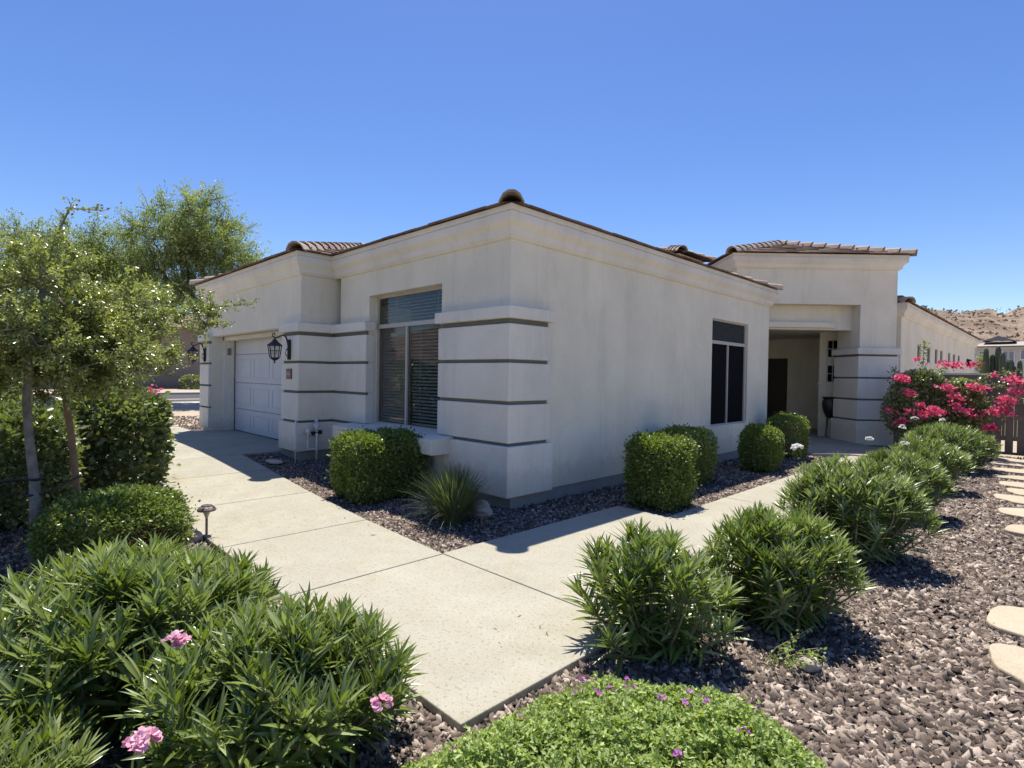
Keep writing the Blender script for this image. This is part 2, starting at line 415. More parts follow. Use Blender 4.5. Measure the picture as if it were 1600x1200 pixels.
for a, b in zip(yy[:-1], yy[1:]): slab(walk, [(1.6, a + gap), (2.93, a + gap), (2.93, b - gap), (1.6, b - gap)])
slab(walk, [(-3.8, 8.56), (1.0, 8.56), (1.59, 9.1 + gap), (2.93, 9.1 + gap), (1.2, 11.75), (.6, 12.9), (-.19, 12.98), (-.19, 15.19), (-3.8, 15.19)], .03)
tag(walk.build('walkway', CONC, bevel=.008), kind='structure')
drv = MB()
dj = [-40, -34, -26, -20, -15, -12.2, -9.6, -7.5, -5.42]
def DL(x): return LEFT(x) if x > -9.0 else LEFT(-9)
for a, b in zip(dj[:-1], dj[1:]):
    if a < -24: continue
    topy = -.05 if a > -10.5 else -.95
    n = 3; xx = [a + gap + (b - a - 2 * gap) * i / n for i in range(n + 1)]
    slab(drv, [(x, -3.1 - (0.0)) for x in xx] + [(x, topy) for x in reversed(xx)], 0)
tag(drv.build('driveway', CONC, bevel=.008), kind='structure')

# street beyond the left end of the drive
def sheet(name, x0, x1, y0, y1, z, mat):
    mb = MB(); mb.add([(x0, y0, z), (x1, y0, z), (x1, y1, z), (x0, y1, z)], [(0, 1, 2, 3)]); return tag(mb.build(name, mat), kind='structure')
zS = .22 + GB
sheet('street', -33.5, -24.6, -200, 200, zS + .006, ASPH)
kb = MB()
for x0 in (-24.6, -33.9): kb.box(x0, x0 + .4, -200, 200, zS - .1, zS + .13)
tag(kb.build('kerb', KERB), kind='structure')
pv = MB()
for x0 in (-23.4, -36.4): pv.box(x0, x0 + 1.3, -200, 200, zS - .1, zS + .06)
tag(pv.build('pavement', KERB), kind='structure')

# ------------------------------------------------------------------ loose gravel (real stones)
def in_poly(p, poly):
    x, y = p[:, 0], p[:, 1]; ins = np.zeros(len(p), bool); j = len(poly) - 1
    for i in range(len(poly)):
        xi, yi = poly[i]; xj, yj = poly[j]
        c = ((yi > y) != (yj > y)) & (x < (xj - xi) * (y - yi) / (yj - yi + 1e-12) + xi)
        ins ^= c; j = i
    return ins
STONES = [(5.02, .40, .42, .40), (5.06, -.46, .43, .33), (5.04, 2.42, .40, .30), (4.92, 3.72, .42, .33), (4.80, 4.84, .47, .34),
          (4.72, 5.88, .50, .33), (4.74, 6.66, .46, .30), (4.62, 7.52, .46, .30), (4.55, 8.36, .48, .28), (4.46, 9.32, .48, .32)]
KEEP = [[(-5.42, -3.20), (.9, -3.17), (2.95, -3.18), (2.96, 12), (1.58, 9.0), (1.58, 1.12), (.87, 1.14), (.87, -1.7), (-5.42, -1.30)],
        [(-24, -3.12), (-5.4, -3.12), (-5.4, -.02), (-10.5, -.02), (-10.6, -.94), (-24, -.94)], [(-10.1, -.66), (-4.5, -.66), (-4.5, 0), (0, 0), (0, 8.5), (-10, 9)]]
def chips(n, x0, x1, y0, y1, s0, s1):
    p = np.stack([RNG.uniform(x0, x1, n), RNG.uniform(y0, y1, n)], 1)
    ok = np.ones(n, bool)
    for k in KEEP: ok &= ~in_poly(p, k)
    for sx, sy, a, b in STONES: ok &= ((p[:, 0] - sx) / a) ** 2 + ((p[:, 1] - sy) / b) ** 2 > .95
    p = p[ok]; return p, RNG.uniform(s0, s1, len(p))
def gravel():
    P, S = [], []
    for a in [(50000, 2.9, 5.6, -4.2, 2.0, .022, .064), (20000, 2.9, 6.0, 2.0, 6.5, .026, .064), (14000, 2.9, 7.0, 6.5, 12.2, .035, .075), (24000, 5.6, 9.5, -6.0, 8.0, .035, .08), (9000, 2.0, 5.6, -7.0, -4.2, .03, .07),
              (30000, -5.4, .9, -1.75, .1, .022, .052), (16000, -.1, 1.7, -.2, 8.6, .026, .058),
              (18000, -1.8, 3.1, -4.6, -3.1, .022, .055), (8000, -9, -1.8, -5.6, -3.1, .04, .08), (3000, -7, 0, -8.5, -5.0, .05, .1), (2500, -15, -9.9, -1.2, 3, .05, .1)]:
        p, s = chips(*a); P.append(p); S.append(s)
    p = np.concatenate(P); s = np.concatenate(S); n = len(p)
    z = np.array([gz(x) for x in p[:, 0]]) + GB + RNG.uniform(-.002, .012, n)
    base = np.array([(-1, -1, -1), (1, -1, -1), (1, 1, -1), (-1, 1, -1), (-1, -1, 1), (1, -1, 1), (1, 1, 1), (-1, 1, 1)], float)
    V = base[None] * (1 + RNG.uniform(-.45, .25, (n, 8, 3)))
    V[:, 4:, :2] *= .72
    V *= np.stack([s * .5, s * RNG.uniform(.14, .33, n), s * RNG.uniform(.12, .26, n)], 1)[:, None, :]
    # tumble
    ang = RNG.normal(.35, .6, n); tl = RNG.normal(0, .45, n); tr = RNG.normal(0, .62, n)
    ca, sa = np.cos(ang), np.sin(ang)
    x, y, zz = V[..., 0], V[..., 1], V[..., 2]
    zz2 = zz + x * tl[:, None] + y * tr[:, None]
    V = np.stack([x * ca[:, None] - y * sa[:, None], x * sa[:, None] + y * ca[:, None], zz2], -1)
    V[..., 0] += p[:, None, 0]; V[..., 1] += p[:, None, 1]; V[..., 2] += z[:, None]
    q = np.array([(4, 5, 6, 7), (0, 1, 5, 4), (1, 2, 6, 5), (2, 3, 7, 6), (3, 0, 4, 7)])
    F = (q[None] + (np.arange(n) * 8)[:, None, None]).reshape(-1, 4)
    tint = np.clip(RNG.normal(.50, .28, n), 0, 1)
    o = npmesh('gravel', V.reshape(-1, 3), F, CHIP, None, np.repeat(tint, 8))
    tag(o, 'loose mauve grey crushed stone chips covering the planting beds', 'gravel', kind='stuff')
gravel()

# dry leaves and a few stray chips that have blown about
n = 420; pp = np.stack([RNG.uniform(-5, 5.4, n), RNG.uniform(-4.3, 6, n), np.zeros(n)], 1); pp[:, 0] += (RNG.random(n) < .5) * 0
bed = np.ones(n, bool)
for k in KEEP: bed &= ~in_poly(pp, k)
onw = in_poly(pp, KEEP[0]); keep = (bed & (pp[:, 0] > 2.8)) | (bed & (pp[:, 1] < -3)) | (onw & (RNG.random(n) < .28)); pp = pp[keep]; onw = onw[keep]
pp[:, 2] = [gz(x) for x in pp[:, 0]] + np.where(onw, .003, GB + .022)
o = leaves('dry_leaves', pp, rdir(len(pp)) * np.array([1, 1, .12]), np.tile([0, 0, 1.], (len(pp), 1)) + rdir(len(pp)) * .3, RNG.uniform(.03, .09, len(pp)), LANCE, DRYLEAF, None, None, 1.3)
tag(o, 'scattered dry tan leaves fallen on gravel and walkway', 'dry leaves', kind='stuff')
# flagstones
spos = ['rear one of the two big tan flagstones cut by the right edge', 'nearest tan flagstone, front one of the two big ones at the right edge', 'tan flagstone beside the long oleander shadow, third from the front',
        'tan flagstone with rounded end, fourth along the path', 'wide cream flagstone, fifth along the path', 'long thin tan flagstone, sixth along the path', 'yellowish flagstone, seventh along the path',
        'narrow cream flagstone, eighth along the path', 'narrow tan flagstone, ninth along the path', 'small flagstone nearest the big slab by the gate']
for i, (sx, sy, a, b) in enumerate(STONES):
    mb = MB(); n = 44; ph = random.random() * 6
    poly = []
    for k in range(n):
        th = 2 * math.pi * k / n
        rr = 1 + .10 * math.sin(2 * th + ph) + .06 * math.sin(3 * th + 2 * ph) + .025 * math.sin(7 * th + ph) + random.uniform(-.008, .008)
        c_, s_ = math.cos(th), math.sin(th)
        pw = .72
        poly.append((sx + a * rr * math.copysign(abs(c_) ** pw, c_), sy + b * rr * math.copysign(abs(s_) ** pw, s_)))
    mb.prism(poly, GB - .03, .0 + random.uniform(-.012, .006))
    tag(mb.build('flagstone', FLAG, bevel=.012), spos[i], 'flagstone', 'flagstones of the side path')
mb = MB(); mb.prism([(3.85, 10.15), (5.4, 10.0), (5.5, 11.5), (3.9, 11.62)], GB - .03, .012)
tag(mb.build('landing_slab', FLAG, bevel=.012), 'pale flat stone slab lying in front of the brown gate', 'slab')

# ------------------------------------------------------------------ the house
house = empty('house', (-3, 4, 0), 'single storey pale stucco house with banded corner piers and brown tile roof', 'house')
def wall_piece(mb, p0, p1, z0, z1, th, holes=()):
    """wall from p0 to p1 (outer face on the right hand of p0->p1), holes = (s0,s1,za,zb)"""
    p0 = Vector((*p0, 0)); p1 = Vector((*p1, 0)); L = (p1 - p0).length; d = (p1 - p0) / L; inn = Vector((-d.y, d.x, 0))
    S = sorted({0, L, *[h[0] for h in holes], *[h[1] for h in holes]}); Z = sorted({z0, z1, *[h[2] for h in holes], *[h[3] for h in holes]})
    def opened(i, j):
        if i < 0 or j < 0 or i >= len(S) - 1 or j >= len(Z) - 1: return True
        a, b = (S[i] + S[i + 1]) / 2, (Z[j] + Z[j + 1]) / 2
        return any(h[0] < a < h[1] and h[2] < b < h[3] for h in holes)
    P = lambda s, z, k: p0 + d * s + inn * (th * k) + Vector((0, 0, z))
    for i in range(len(S) - 1):
        for j in range(len(Z) - 1):
            if opened(i, j): continue
            a, b, c, e = S[i], S[i + 1], Z[j], Z[j + 1]
            mb.add([P(a, c, 0), P(b, c, 0), P(b, e, 0), P(a, e, 0)], [(0, 1, 2, 3)])
            mb.add([P(a, c, 1), P(a, e, 1), P(b, e, 1), P(b, c, 1)], [(0, 1, 2, 3)])
            if opened(i - 1, j): mb.add([P(a, c, 0), P(a, e, 0), P(a, e, 1), P(a, c, 1)], [(0, 1, 2, 3)])
            if opened(i + 1, j): mb.add([P(b, c, 0), P(b, c, 1), P(b, e, 1), P(b, e, 0)], [(0, 1, 2, 3)])
            if opened(i, j - 1): mb.add([P(a, c, 0), P(a, c, 1), P(b, c, 1), P(b, c, 0)], [(0, 1, 2, 3)])
            if opened(i, j + 1): mb.add([P(a, e, 0), P(b, e, 0), P(b, e, 1), P(a, e, 1)], [(0, 1, 2, 3)])
ZW = .13; ZT = 3.72
mw = MB()
wall_piece(mw, (-4.36, 0), (0, 0), ZW, ZT, .2, [(4.36 - 3.37, 4.36 - 1.385, .79, 2.952)])
wall_piece(mw, (0, .2), (0, 8.52), ZW, ZT, .2, [(5.60 - .2, 7.33 - .2, .706, 2.85)])
wall_piece(mw, (-.2, 8.52), (-4, 8.52), ZW, ZT, .2)
wall_piece(mw, (-10.05, -.645), (-4.56, -.645), ZW, ZT, .2, [(.62, 4.75, ZW - .05, 2.47)])
wall_piece(mw, (-4.56, -.445), (-4.56, .2), ZW, ZT, .2)
wall_piece(mw, (-10.05, 8), (-10.05, -.645 + .2), ZW, ZT, .2)
wallo = mw.build('wall', STUCCO, house)
for bxs in ([(-4.40, -1.32, .02, .18, -.12, ZW), (-1.32, .03, .03, .18, -.12, ZW), (-.18, .03, .18, .70, -.12, ZW), (-.18, -.02, .70, 8.5, -.12, ZW)],
            [(-5.29, -4.50, -.675, -.47, -.12, ZW + .13), (-4.70, -4.50, -.47, .15, -.12, ZW + .13)], [(-10.03, -9.44, -.625, -.47, -.12, ZW + .15)]):
    fd = MB()
    for q in bxs: fd.box(*q)
    fd.build('foundation', FOUND, house)
gp = MB()                                                        # inner garage reveal
gp.box(-9.445, -9.40, -.445, -.36, .12, 2.47); gp.box(-9.40, -9.34, -.40, -.17, .12, 2.47)
gp.box(-9.40, -5.2, -.40, -.20, 2.38, 2.47); gp.box(-9.9, -9.445, -.44, -.2, .12, 3.0)
gp.build('door_frame', TRIM, house)
gdr = MB(); gdr.box(-9.345, -5.0, -.10, -.07, .20, 2.40)
gd = gdr.build('garage_door', GDOOR, house)
for k in range(4):
    z0, z1 = [(.235, .755), (.765, 1.38), (1.39, 2.045), (2.055, 2.40)][k]
    pm = MB(); pm.box(-9.34, -5.0, -.145, -.102, z0, z1)
    if k < 3:
        n = 4; pw = 4.3 / n
        for i in range(n):
            a = -9.30 + i * pw; x0, x1, q0, q1 = a + .09, a + pw - .09, z0 + .11, z1 - .11
            for bx in ((x0, x1, q0, q0 + .02), (x0, x1, q1 - .02, q1), (x0, x0 + .02, q0 + .02, q1 - .02), (x1 - .02, x1, q0 + .02, q1 - .02)):
                pm.box(bx[0], bx[1], -.153, -.145, bx[2], bx[3])
    pm.build('door_panel', GDOOR, gd, bevel=.004)
gs = MB(); gs.box(-9.34, -5.0, -.14, -.08, .185, .235); gs.build('door_seal', RUBBER, gd)
kp = MB(); kp.box(-9.34, -9.318, -.33, -.25, 2.04, 2.20); kp.build('keypad', simple('keypad_plastic', (.22, .2, .18), .5), house, bevel=.006)

# cornice: profile swept along the wall line with mitres
PROF = [(0, 3.355), (.03, 3.365), (.066, 3.405), (.072, 3.475), (.08, 3.487), (.10, 3.51), (.142, 3.557), (.147, 3.568), (.147, 3.652), (.136, 3.655), (.136, 3.664), (.152, 3.667), (.152, 3.738), (0, 3.738)]
def sweep(mb, path, prof, closed=False):
    path = [Vector((*p, 0)) for p in path]; n = len(path); rows = []
    for i, p in enumerate(path):
        a = (p - path[i - 1]).normalized() if (i > 0 or closed) else None
        b = (path[(i + 1) % n] - p).normalized() if (i < n - 1 or closed) else None
        na = Vector((a.y, -a.x, 0)) if a else None; nb = Vector((b.y, -b.x, 0)) if b else None
        if na and nb: m = (na + nb); m = m / (m.dot(na))
        else: m = na or nb
        rows.append([p + m * o + Vector((0, 0, z)) for o, z in prof])
    k = len(prof); vs = [q for r in rows for q in r]; fs = []
    for i in range(n if closed else n - 1):
        j = (i + 1) % n
        for q in range(k - 1): fs.append((i * k + q, j * k + q, j * k + q + 1, i * k + q + 1))
    if not closed: fs += [tuple(range(k)), tuple((n - 1) * k + q for q in range(k))[::-1]]
    mb.add(vs, fs)
cm = MB(); sweep(cm, [(-10.05, 8), (-10.05, -.645), (-4.56, -.645), (-4.56, 0), (0, 0), (0, 8.52), (-4, 8.52)], PROF)
cm.build('cornice', TRIM, house)

# piers: stacked blocks over a darker recessed core
def pier(poly, zbase, base_extra):
    """stacked blocks over a darker recessed core; poly(out) -> outline grown by 'out' beyond the wall"""
    b = MB(); levels = [(zbase, .765, base_extra), (.805, 1.285, 0), (1.33, 1.81, 0), (1.855, 2.30, 0)]
    for z0, z1, ex in levels: b.prism(poly(.07 + ex), z0, z1)
    b.prism(poly(.11), 2.365, 2.518)
    o = b.build('pier', TRIM, house, bevel=.012)
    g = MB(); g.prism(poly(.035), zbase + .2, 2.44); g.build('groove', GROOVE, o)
pier(lambda o: [(-1.30 - o, -o), (o, -o), (o, .645 + o), (-.2, .645 + o), (-.2, .14), (-1.30 - o, .14)], ZW, .035)
pier(lambda o: [(-5.14 - o, -.645 - o), (-4.56 + o, -.645 - o), (-4.56 + o, -o), (-3.42 + o, -o), (-3.42 + o, .10), (-4.72, .10), (-4.72, -.3), (-5.14 - o, -.3)], .265, .03)
pier(lambda o: [(-10.05 - o, -.645 - o), (-9.48 + o * .6, -.645 - o), (-9.48 + o * .6, -.3), (-10.05 - o, -.3)], .3, .0)

# window sill block
sb = MB(); x0, x1 = -3.80, -1.04
prof = [(-.05, .56), (-.40, .56), (-.42, .575), (-.42, .755), (-.405, .765), (.2, .82), (.2, .56)]
sb.add([(x, y, z) for x in (x0, x1) for y, z in prof], [tuple(range(7)), tuple(range(7, 14))[::-1]] + [(i, 7 + i, 7 + (i + 1) % 7, (i + 1) % 7) for i in range(7)])
sb.build('window_sill', TRIM, house, bevel=.006)
pl = MB(); pl.box(-4.45, -1.36, -.05, .0, ZW, .56); pl.build('plinth', TRIM, house)

def window(xa, xb, za, zb, place, glassmats, mull, transom, fw_=.04, blinds=True):
    """window in local (s, z); place(s, depth, z) -> world"""
    fr = MB()
    def bx(mb, s0, s1, d0, d1, z0, z1):
        vs = [place(s, d, z) for z in (z0, z1) for d in (d0, d1) for s in (s0, s1)]
        mb.add(vs, [(0, 2, 3, 1), (4, 5, 7, 6), (0, 1, 5, 4), (2, 6, 7, 3), (0, 4, 6, 2), (1, 3, 7, 5)])
    f = fw_
    bx(fr, xa, xa + f, 0, .06, za, zb); bx(fr, xb - f, xb, 0, .06, za, zb)
    bx(fr, xa + f, xb - f, 0, .06, za, za + f); bx(fr, xa + f, xb - f, 0, .06, zb - f, zb)
    bx(fr, xa + f, xb - f, -.004, .062, transom, transom + .065); bx(fr, mull - .022, mull + .022, -.002, .058, za + f, transom)
    win = fr.build('window', ALM, house)
    panes = [(xa + f, mull - .022, za + f, transom), (mull + .022, xb - f, za + f, transom), (xa + f, xb - f, transom + .065, zb - f)]
    for (a, b, c, e), gm in zip(panes, glassmats):
        g = MB(); bx(g, a, b, .026, .032, c, e); g.build('pane', gm, win)
    if blinds:
        for (a, b, c, e) in panes:
            sl = MB(); z = c + .02
            while z < e - .02:
                p = [place(a + .01, .085, z - .010), place(b - .01, .085, z - .010), place(b - .01, .125, z + .012), place(a + .01, .125, z + .012)]
                q = [v + Vector((0, 0, .003)) for v in p]
                sl.add(p + q, [(0, 1, 2, 3), (7, 6, 5, 4), (0, 4, 5, 1), (2, 6, 7, 3)])
                z += .052
            for s in (a + (b - a) * .2, a + (b - a) * .8): bx(sl, s - .003, s + .003, .105, .112, c, e)
            sl.build('blind', BLIND, win)
    bk = MB(); bx(bk, xa - .1, xb + .1, .75, .78, za - .1, zb + .1); bk.build('unlit_room_sheet', DARKIN, win)  # sheet behind the panes, its near-black colour stands for the unlit room
    return win
window(-3.37, -1.385, .80, 2.952, lambda s, d, z: Vector((s, .155 + d, z)), [GLASS, GLASS, GLASS], -2.49, 2.41)
window(5.60, 7.33, .706, 2.85, lambda s, d, z: Vector((-.05 - d, s, z)), [SCREEN, SCREEN, SCREEN2], 6.45, 2.36, .03, False)

# roofs --------------------------------------------------------------
def hip_roof(x0, x1, y0, y1, z0, pitch, M=None, cap_hips=True, parent=house, name='roof'):
    M = M or Matrix.Identity(4)
    w_, d_ = x1 - x0, y1 - y0; h = min(w_, d_) / 2; zr = z0 + pitch * h
    if w_ >= d_: r0, r1 = Vector((x0 + h, (y0 + y1) / 2, zr)), Vector((x1 - h, (y0 + y1) / 2, zr))
    else: r0, r1 = Vector(((x0 + x1) / 2, y0 + h, zr)), Vector(((x0 + x1) / 2, y1 - h, zr))
    A, B, C_, D = Vector((x0, y0, z0)), Vector((x1, y0, z0)), Vector((x1, y1, z0)), Vector((x0, y1, z0))
    if w_ >= d_: planes = [(A, B, [A, B, r1, r0]), (B, C_, [B, C_, r1]), (C_, D, [C_, D, r0, r1]), (D, A, [D, A, r0])]; hips = [(A, r0), (B, r1), (C_, r1), (D, r0)]
    else: planes = [(A, B, [A, B, r0]), (B, C_, [B, C_, r1, r0]), (C_, D, [C_, D, r1]), (D, A, [D, A, r0, r1])]; hips = [(A, r0), (B, r0), (C_, r1), (D, r1)]
    base = MB(); tiles = MB(); caps = MB()
    for e0, e1, poly in planes:
        q = [M @ p for p in poly]; base.add(q, [tuple(range(len(q)))])
        u = (e1 - e0).normalized(); inn = Vector((-u.y, u.x, 0)); v = (inn + Vector((0, 0, pitch))).normalized(); nn = u.cross(v).normalized()
        P2 = [((p - e0).dot(u), (p - e0).dot(v)) for p in poly]; L = (e1 - e0).length; vm = max(p[1] for p in P2)
        ex, wd = .34, .30; row = 0
        while row * ex < vm:
            vv = row * ex - .05; lim = vv + ex * .5
            # width of the plane at this height
            xsn = []
            for i in range(len(P2)):
                (ax, ay), (bx_, by) = P2[i], P2[(i + 1) % len(P2)]
                if (ay - lim) * (by - lim) < 0: xsn.append(ax + (bx_ - ax) * (lim - ay) / (by - ay))
            if len(xsn) < 2: row += 1; continue
            ua, ub = min(xsn), max(xsn); x = ua - random.random() * wd
            while x < ub:
                a, b = max(x, ua), min(x + wd - .006, ub)
                if b - a > .05:
                    j = random.uniform(-.006, .006); tt = min(max(random.gauss(.5, .22), 0), 1)
                    lo, hi = .040 + j, .012
                    pts = []
                    for (uu, vq, hh) in ((a, vv, lo), (b, vv, lo), (b, vv + ex + .06, hi), (a, vv + ex + .06, hi)):
                        pts.append(e0 + u * uu + v * vq + nn * hh)
                    bot = [p - nn * .026 for p in pts]
                    tiles.add([M @ p for p in pts + bot], [(0, 1, 2, 3), (4, 7, 6, 5), (0, 4, 5, 1), (1, 5, 6, 2), (3, 7, 4, 0)], tt)
                x += wd
            row += 1
    def capline(a, b):
        d = (b - a); L = d.length; d.normalize(); side = d.cross(Vector((0, 0, 1))).normalized(); upv = side.cross(d)
        k = int(L / .36)
        for i in range(k + 1):
            s0, s1 = i * .36 - .06, min(i * .36 + .38, L + .1)
            tt = min(max(random.gauss(.55, .2), 0), 1)
            rows = []
            for s, hh in ((s0, .115), (s1, .055)):
                c = a + d * s
                o_ = [c + side * .155 + upv * (hh - .10), c + side * .105 + upv * (hh - .012), c + side * .04 + upv * (hh + .03), c - side * .04 + upv * (hh + .03), c - side * .105 + upv * (hh - .012), c - side * .155 + upv * (hh - .10)]
                i_ = [p - upv * .028 for p in o_]
                rows.append([M @ p for p in o_ + i_])
            n = 6; vs = rows[0] + rows[1]; fs = []
            for q in range(5):
                fs += [(q, q + 1, 12 + q + 1, 12 + q), (6 + q, 12 + 6 + q, 12 + 7 + q, 7 + q), (q, 6 + q, 7 + q, q + 1), (12 + q, 12 + q + 1, 19 + q, 18 + q)]
            fs += [(0, 12, 18, 6), (5, 11, 23, 17)]
            caps.add(vs, fs, tt)
    for a, b in hips: capline(a, b)
    if (r1 - r0).length > .3: capline(r0, r1)
    ro = base.build(name, DARKROOF, parent)
    tiles.build('roof_tile', TILE, ro); ro.children[-1]['kind'] = 'stuff'
    caps.build('ridge_cap', CAPT, ro); 
    return ro
ZR = 3.741
hip_roof(-9.5, .15, -.15, 8.57, ZR, .33)
hip_roof(-10.17, -4.39, -.815, 8.2, ZR, .33)
# small raised roof behind
hip_roof(-4.75, -2.85, 9.65, 11.55, 5.30, .33)
rb = MB(); rb.box(-4.55, -3.05, 9.85, 11.35, 3.4, 5.28); rb.build('wall', STUCCO, house)

# entry tower, turned 45 degrees --------------------------------------
P0 = Vector((1.11, 11.78, 0)); Du = Vector((1, 1, 0)).normalized(); Nu = Vector((1, -1, 0)).normalized()
MT = Matrix(((Du.x, -Nu.x, 0, P0.x), (Du.y, -Nu.y, 0, P0.y), (0, 0, 1, 0), (0, 0, 0, 1)))   # local x along the front, y inwards
tw = MB()
ZTT = 4.915
tw.box(-3.25, .95, 0, .35, 3.65, ZTT, MT)                       # header
tw.box(-3.25, 0, .35, .62, 3.01, ZTT - .3, MT)                   # recessed beam
tw.box(0, .95, 0, .999, 0, 3.65, MT)                             # column
tw.box(-3.25, -3.0, .351, 4.2, 3.3, ZTT, MT); tw.box(.70, .949, .351, 4.2, 3.3, ZTT, MT); tw.box(-3.25, .95, 3.95, 4.2, 3.3, ZTT, MT)
tw.box(-3.25, -2.75, 0, .60, 0, 3.65, MT)                        # far column, mostly hidden
tw.build('wall', STUCCO, house)
tcm = MB(); 
PT = [(o * 1.15, 4.55 + (z - 3.355) * .97) for o, z in PROF]
path = [(-3.25, 4.2), (-3.25, 0), (.95, 0), (.95, 4.2)]
sweep(tcm, [tuple((MT @ Vector((*p, 0))).xy) for p in path], PT, True)
tcm.build('cornice', TRIM, house)
hip_roof(-3.25 - .22, .95 + .22, -.22, 4.42, ZTT + .018, .33, MT)
def tower_pier():
    b = MB()
    for z0, z1, ex in [(-.02, .61, .035), (.655, 1.15, 0), (1.20, 1.72, 0), (1.765, 2.31, 0)]:
        b.box(-.05 - ex, 1.0 + ex, -.05 - ex, 1.05 + ex, z0, z1, MT)
    b.box(-.10, 1.05, -.10, 1.10, 2.36, 2.525, MT)
    o = b.build('pier', TRIM, house, bevel=.012)
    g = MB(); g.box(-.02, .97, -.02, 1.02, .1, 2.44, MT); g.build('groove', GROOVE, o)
tower_pier()
# porch
pw_ = MB()
wall_piece(pw_, (-.19, 13.0), (.62, 13.0), 0, 3.06, .2, [(.19, .50, 1.60, 2.84)])      # short wall carrying the small windows
wall_piece(pw_, (-.19, 15.2), (-.19, 13.2), 0, 3.06, .2)
wall_piece(pw_, (-3.8, 15.2), (-.19, 15.2), 0, 3.06, .2, [(1.0, 2.0, .02, 2.4)])
wall_piece(pw_, (-3.8, 8.72), (-3.8, 15.2), 0, 3.06, .2)
pw_.build('wall', STUCCO, house)
pc = MB(); pc.prism([(-4.0, 8.7), (-.8, 10.2), (.5, 11.5), (.9, 12.6), (.25, 15.4), (-4.0, 15.4)], 3.06, 3.2); pc.build('porch_ceiling', STUCCO, house)
dr = MB(); dr.box(-2.8, -1.8, 15.28, 15.33, .02, 2.4); dr_ = dr.build('front_door', simple('dark_door', (.03, .02, .015), .5), house)
dk = MB(); dk.lathe([(.03, 0), (.035, .02), (.02, .05)], (-1.9, 15.25, 1.05), 12); dk.build('handle', IRON, dr_)
pwn = MB(); a0, a1 = .0, .31
for z0, z1 in ((1.60, 2.12), (2.32, 2.84)):
    m_ = (a0 + a1) / 2; h_ = (z0 + z1) / 2
    for bx in ((a0, a0 + .03, z0, z1), (a1 - .03, a1, z0, z1), (a0 + .03, a1 - .03, z0, z0 + .025), (a0 + .03, a1 - .03, z1 - .025, z1), (m_ - .008, m_ + .008, z0 + .025, z1 - .025), (a0 + .03, m_ - .008, h_ - .008, h_ + .008), (m_ + .008, a1 - .03, h_ - .008, h_ + .008)):
        pwn.box(bx[0], bx[1], 13.02, 13.05, bx[2], bx[3])
pwn.box(a0, a1, 13.01, 13.1, 2.12, 2.32)
pwo = pwn.build('window', simple('white_muntin', (.62, .60, .57), .5), house)
g = MB(); g.box(a0, a1, 13.06, 13.065, 1.6, 2.84); g.build('pane', SCREEN, pwo)
g = MB(); g.box(-.21, .45, 12.93, 13.0, 1.54, 1.60); g.build('sill', TRIM, pwo)

# wing ----------------------------------------------------------------
wg = MB()
whol = [(15.13, 15.60, 2.28, 2.78), (16.81, 17.35, 2.28, 2.78), (18.28, 18.78, 2.28, 2.78), (19.37, 19.90, 2.38, 2.78), (21.26, 21.80, 2.40, 2.78), (22.52, 23.15, 2.40, 2.78), (23.9, 24.55, 2.42, 2.78), (26.7, 28.9, 2.40, 2.76)]
wall_piece(wg, (1.83, 12.98), (1.83, 29.9), ZW, ZT, .2, [(a - 12.98, b - 12.98, c, e) for a, b, c, e in whol])
wall_piece(wg, (.62, 12.78), (1.83, 12.78), ZW, ZT, .2)
wall_piece(wg, (1.63, 29.9), (-6, 29.9), ZW, ZT, .2)
wg.build('wall', STUCCO, house)
for a, b, c, e in whol:
    f = MB(); f.box(1.78, 1.81, a, b, c, c + .018); f.box(1.78, 1.81, a, b, e - .018, e); f.box(1.78, 1.81, a, a + .018, c + .018, e - .018); f.box(1.78, 1.81, b - .018, b, c + .018, e - .018)
    wo = f.build('window', ALM, house)
    g = MB(); g.box(1.775, 1.779, a, b, c, e); g.build('pane', SCREEN, wo)
wc = MB(); sweep(wc, [(.62, 12.78), (1.83, 12.78), (1.83, 29.9), (-6, 29.9)], PROF); wc.build('cornice', TRIM, house)
hip_roof(-7, 2.0, 12.61, 30.1, ZR, .33)
fl = MB(); fl.box(-9.9, -.2, .2, 8.4, -.1, .1); fl.build('floor', DARKIN, house)

# ------------------------------------------------------------------ garden wall and gate
gw = MB(); gw.box(1.86, 3.72, 12.0, 12.2, -.1, 1.84); 
gwo = tag(gw.build('garden_wall', TAN), 'brown stucco garden wall running from the house wing behind the bougainvillea', 'wall')
cp = MB(); cp.box(1.86, 3.74, 11.97, 12.23, 1.84, 1.885); cp.build('wall_cap', TRIM, gwo)
gt = empty('garden_gate', (4.6, 11.9, 0), 'brown vertical board gate beside the garden wall', 'gate')
bd = MB(); x = 3.783; k = 0
while x < 5.75:
    wd = (.14, .055)[k % 2]; bd.box(x, x + wd, 11.90 - .008 * (k % 2), 11.922, (.102, .36)[k % 2], 1.80); x += wd + .004; k += 1
bd.build('board_panel', GATEW, gt)
gf = MB(); gf.box(3.72, 3.78, 11.87, 11.93, 0, 1.84); gf.box(5.9, 5.96, 11.87, 11.93, 0, 1.84); gf.box(3.78, 5.9, 11.925, 11.965, .36, .46); gf.box(3.78, 5.9, 11.925, 11.965, 1.55, 1.65); gf.box(3.78, 5.9, 11.925, 11.965, .04, .10)
gf.build('gate_frame', GATEW, gt)
g2 = MB(); g2.box(5.97, 14, 12.0, 12.2, -.1, 1.84); tag(g2.build('side_wall', TAN), 'brown garden wall continuing right of the gate out of the frame', 'wall')

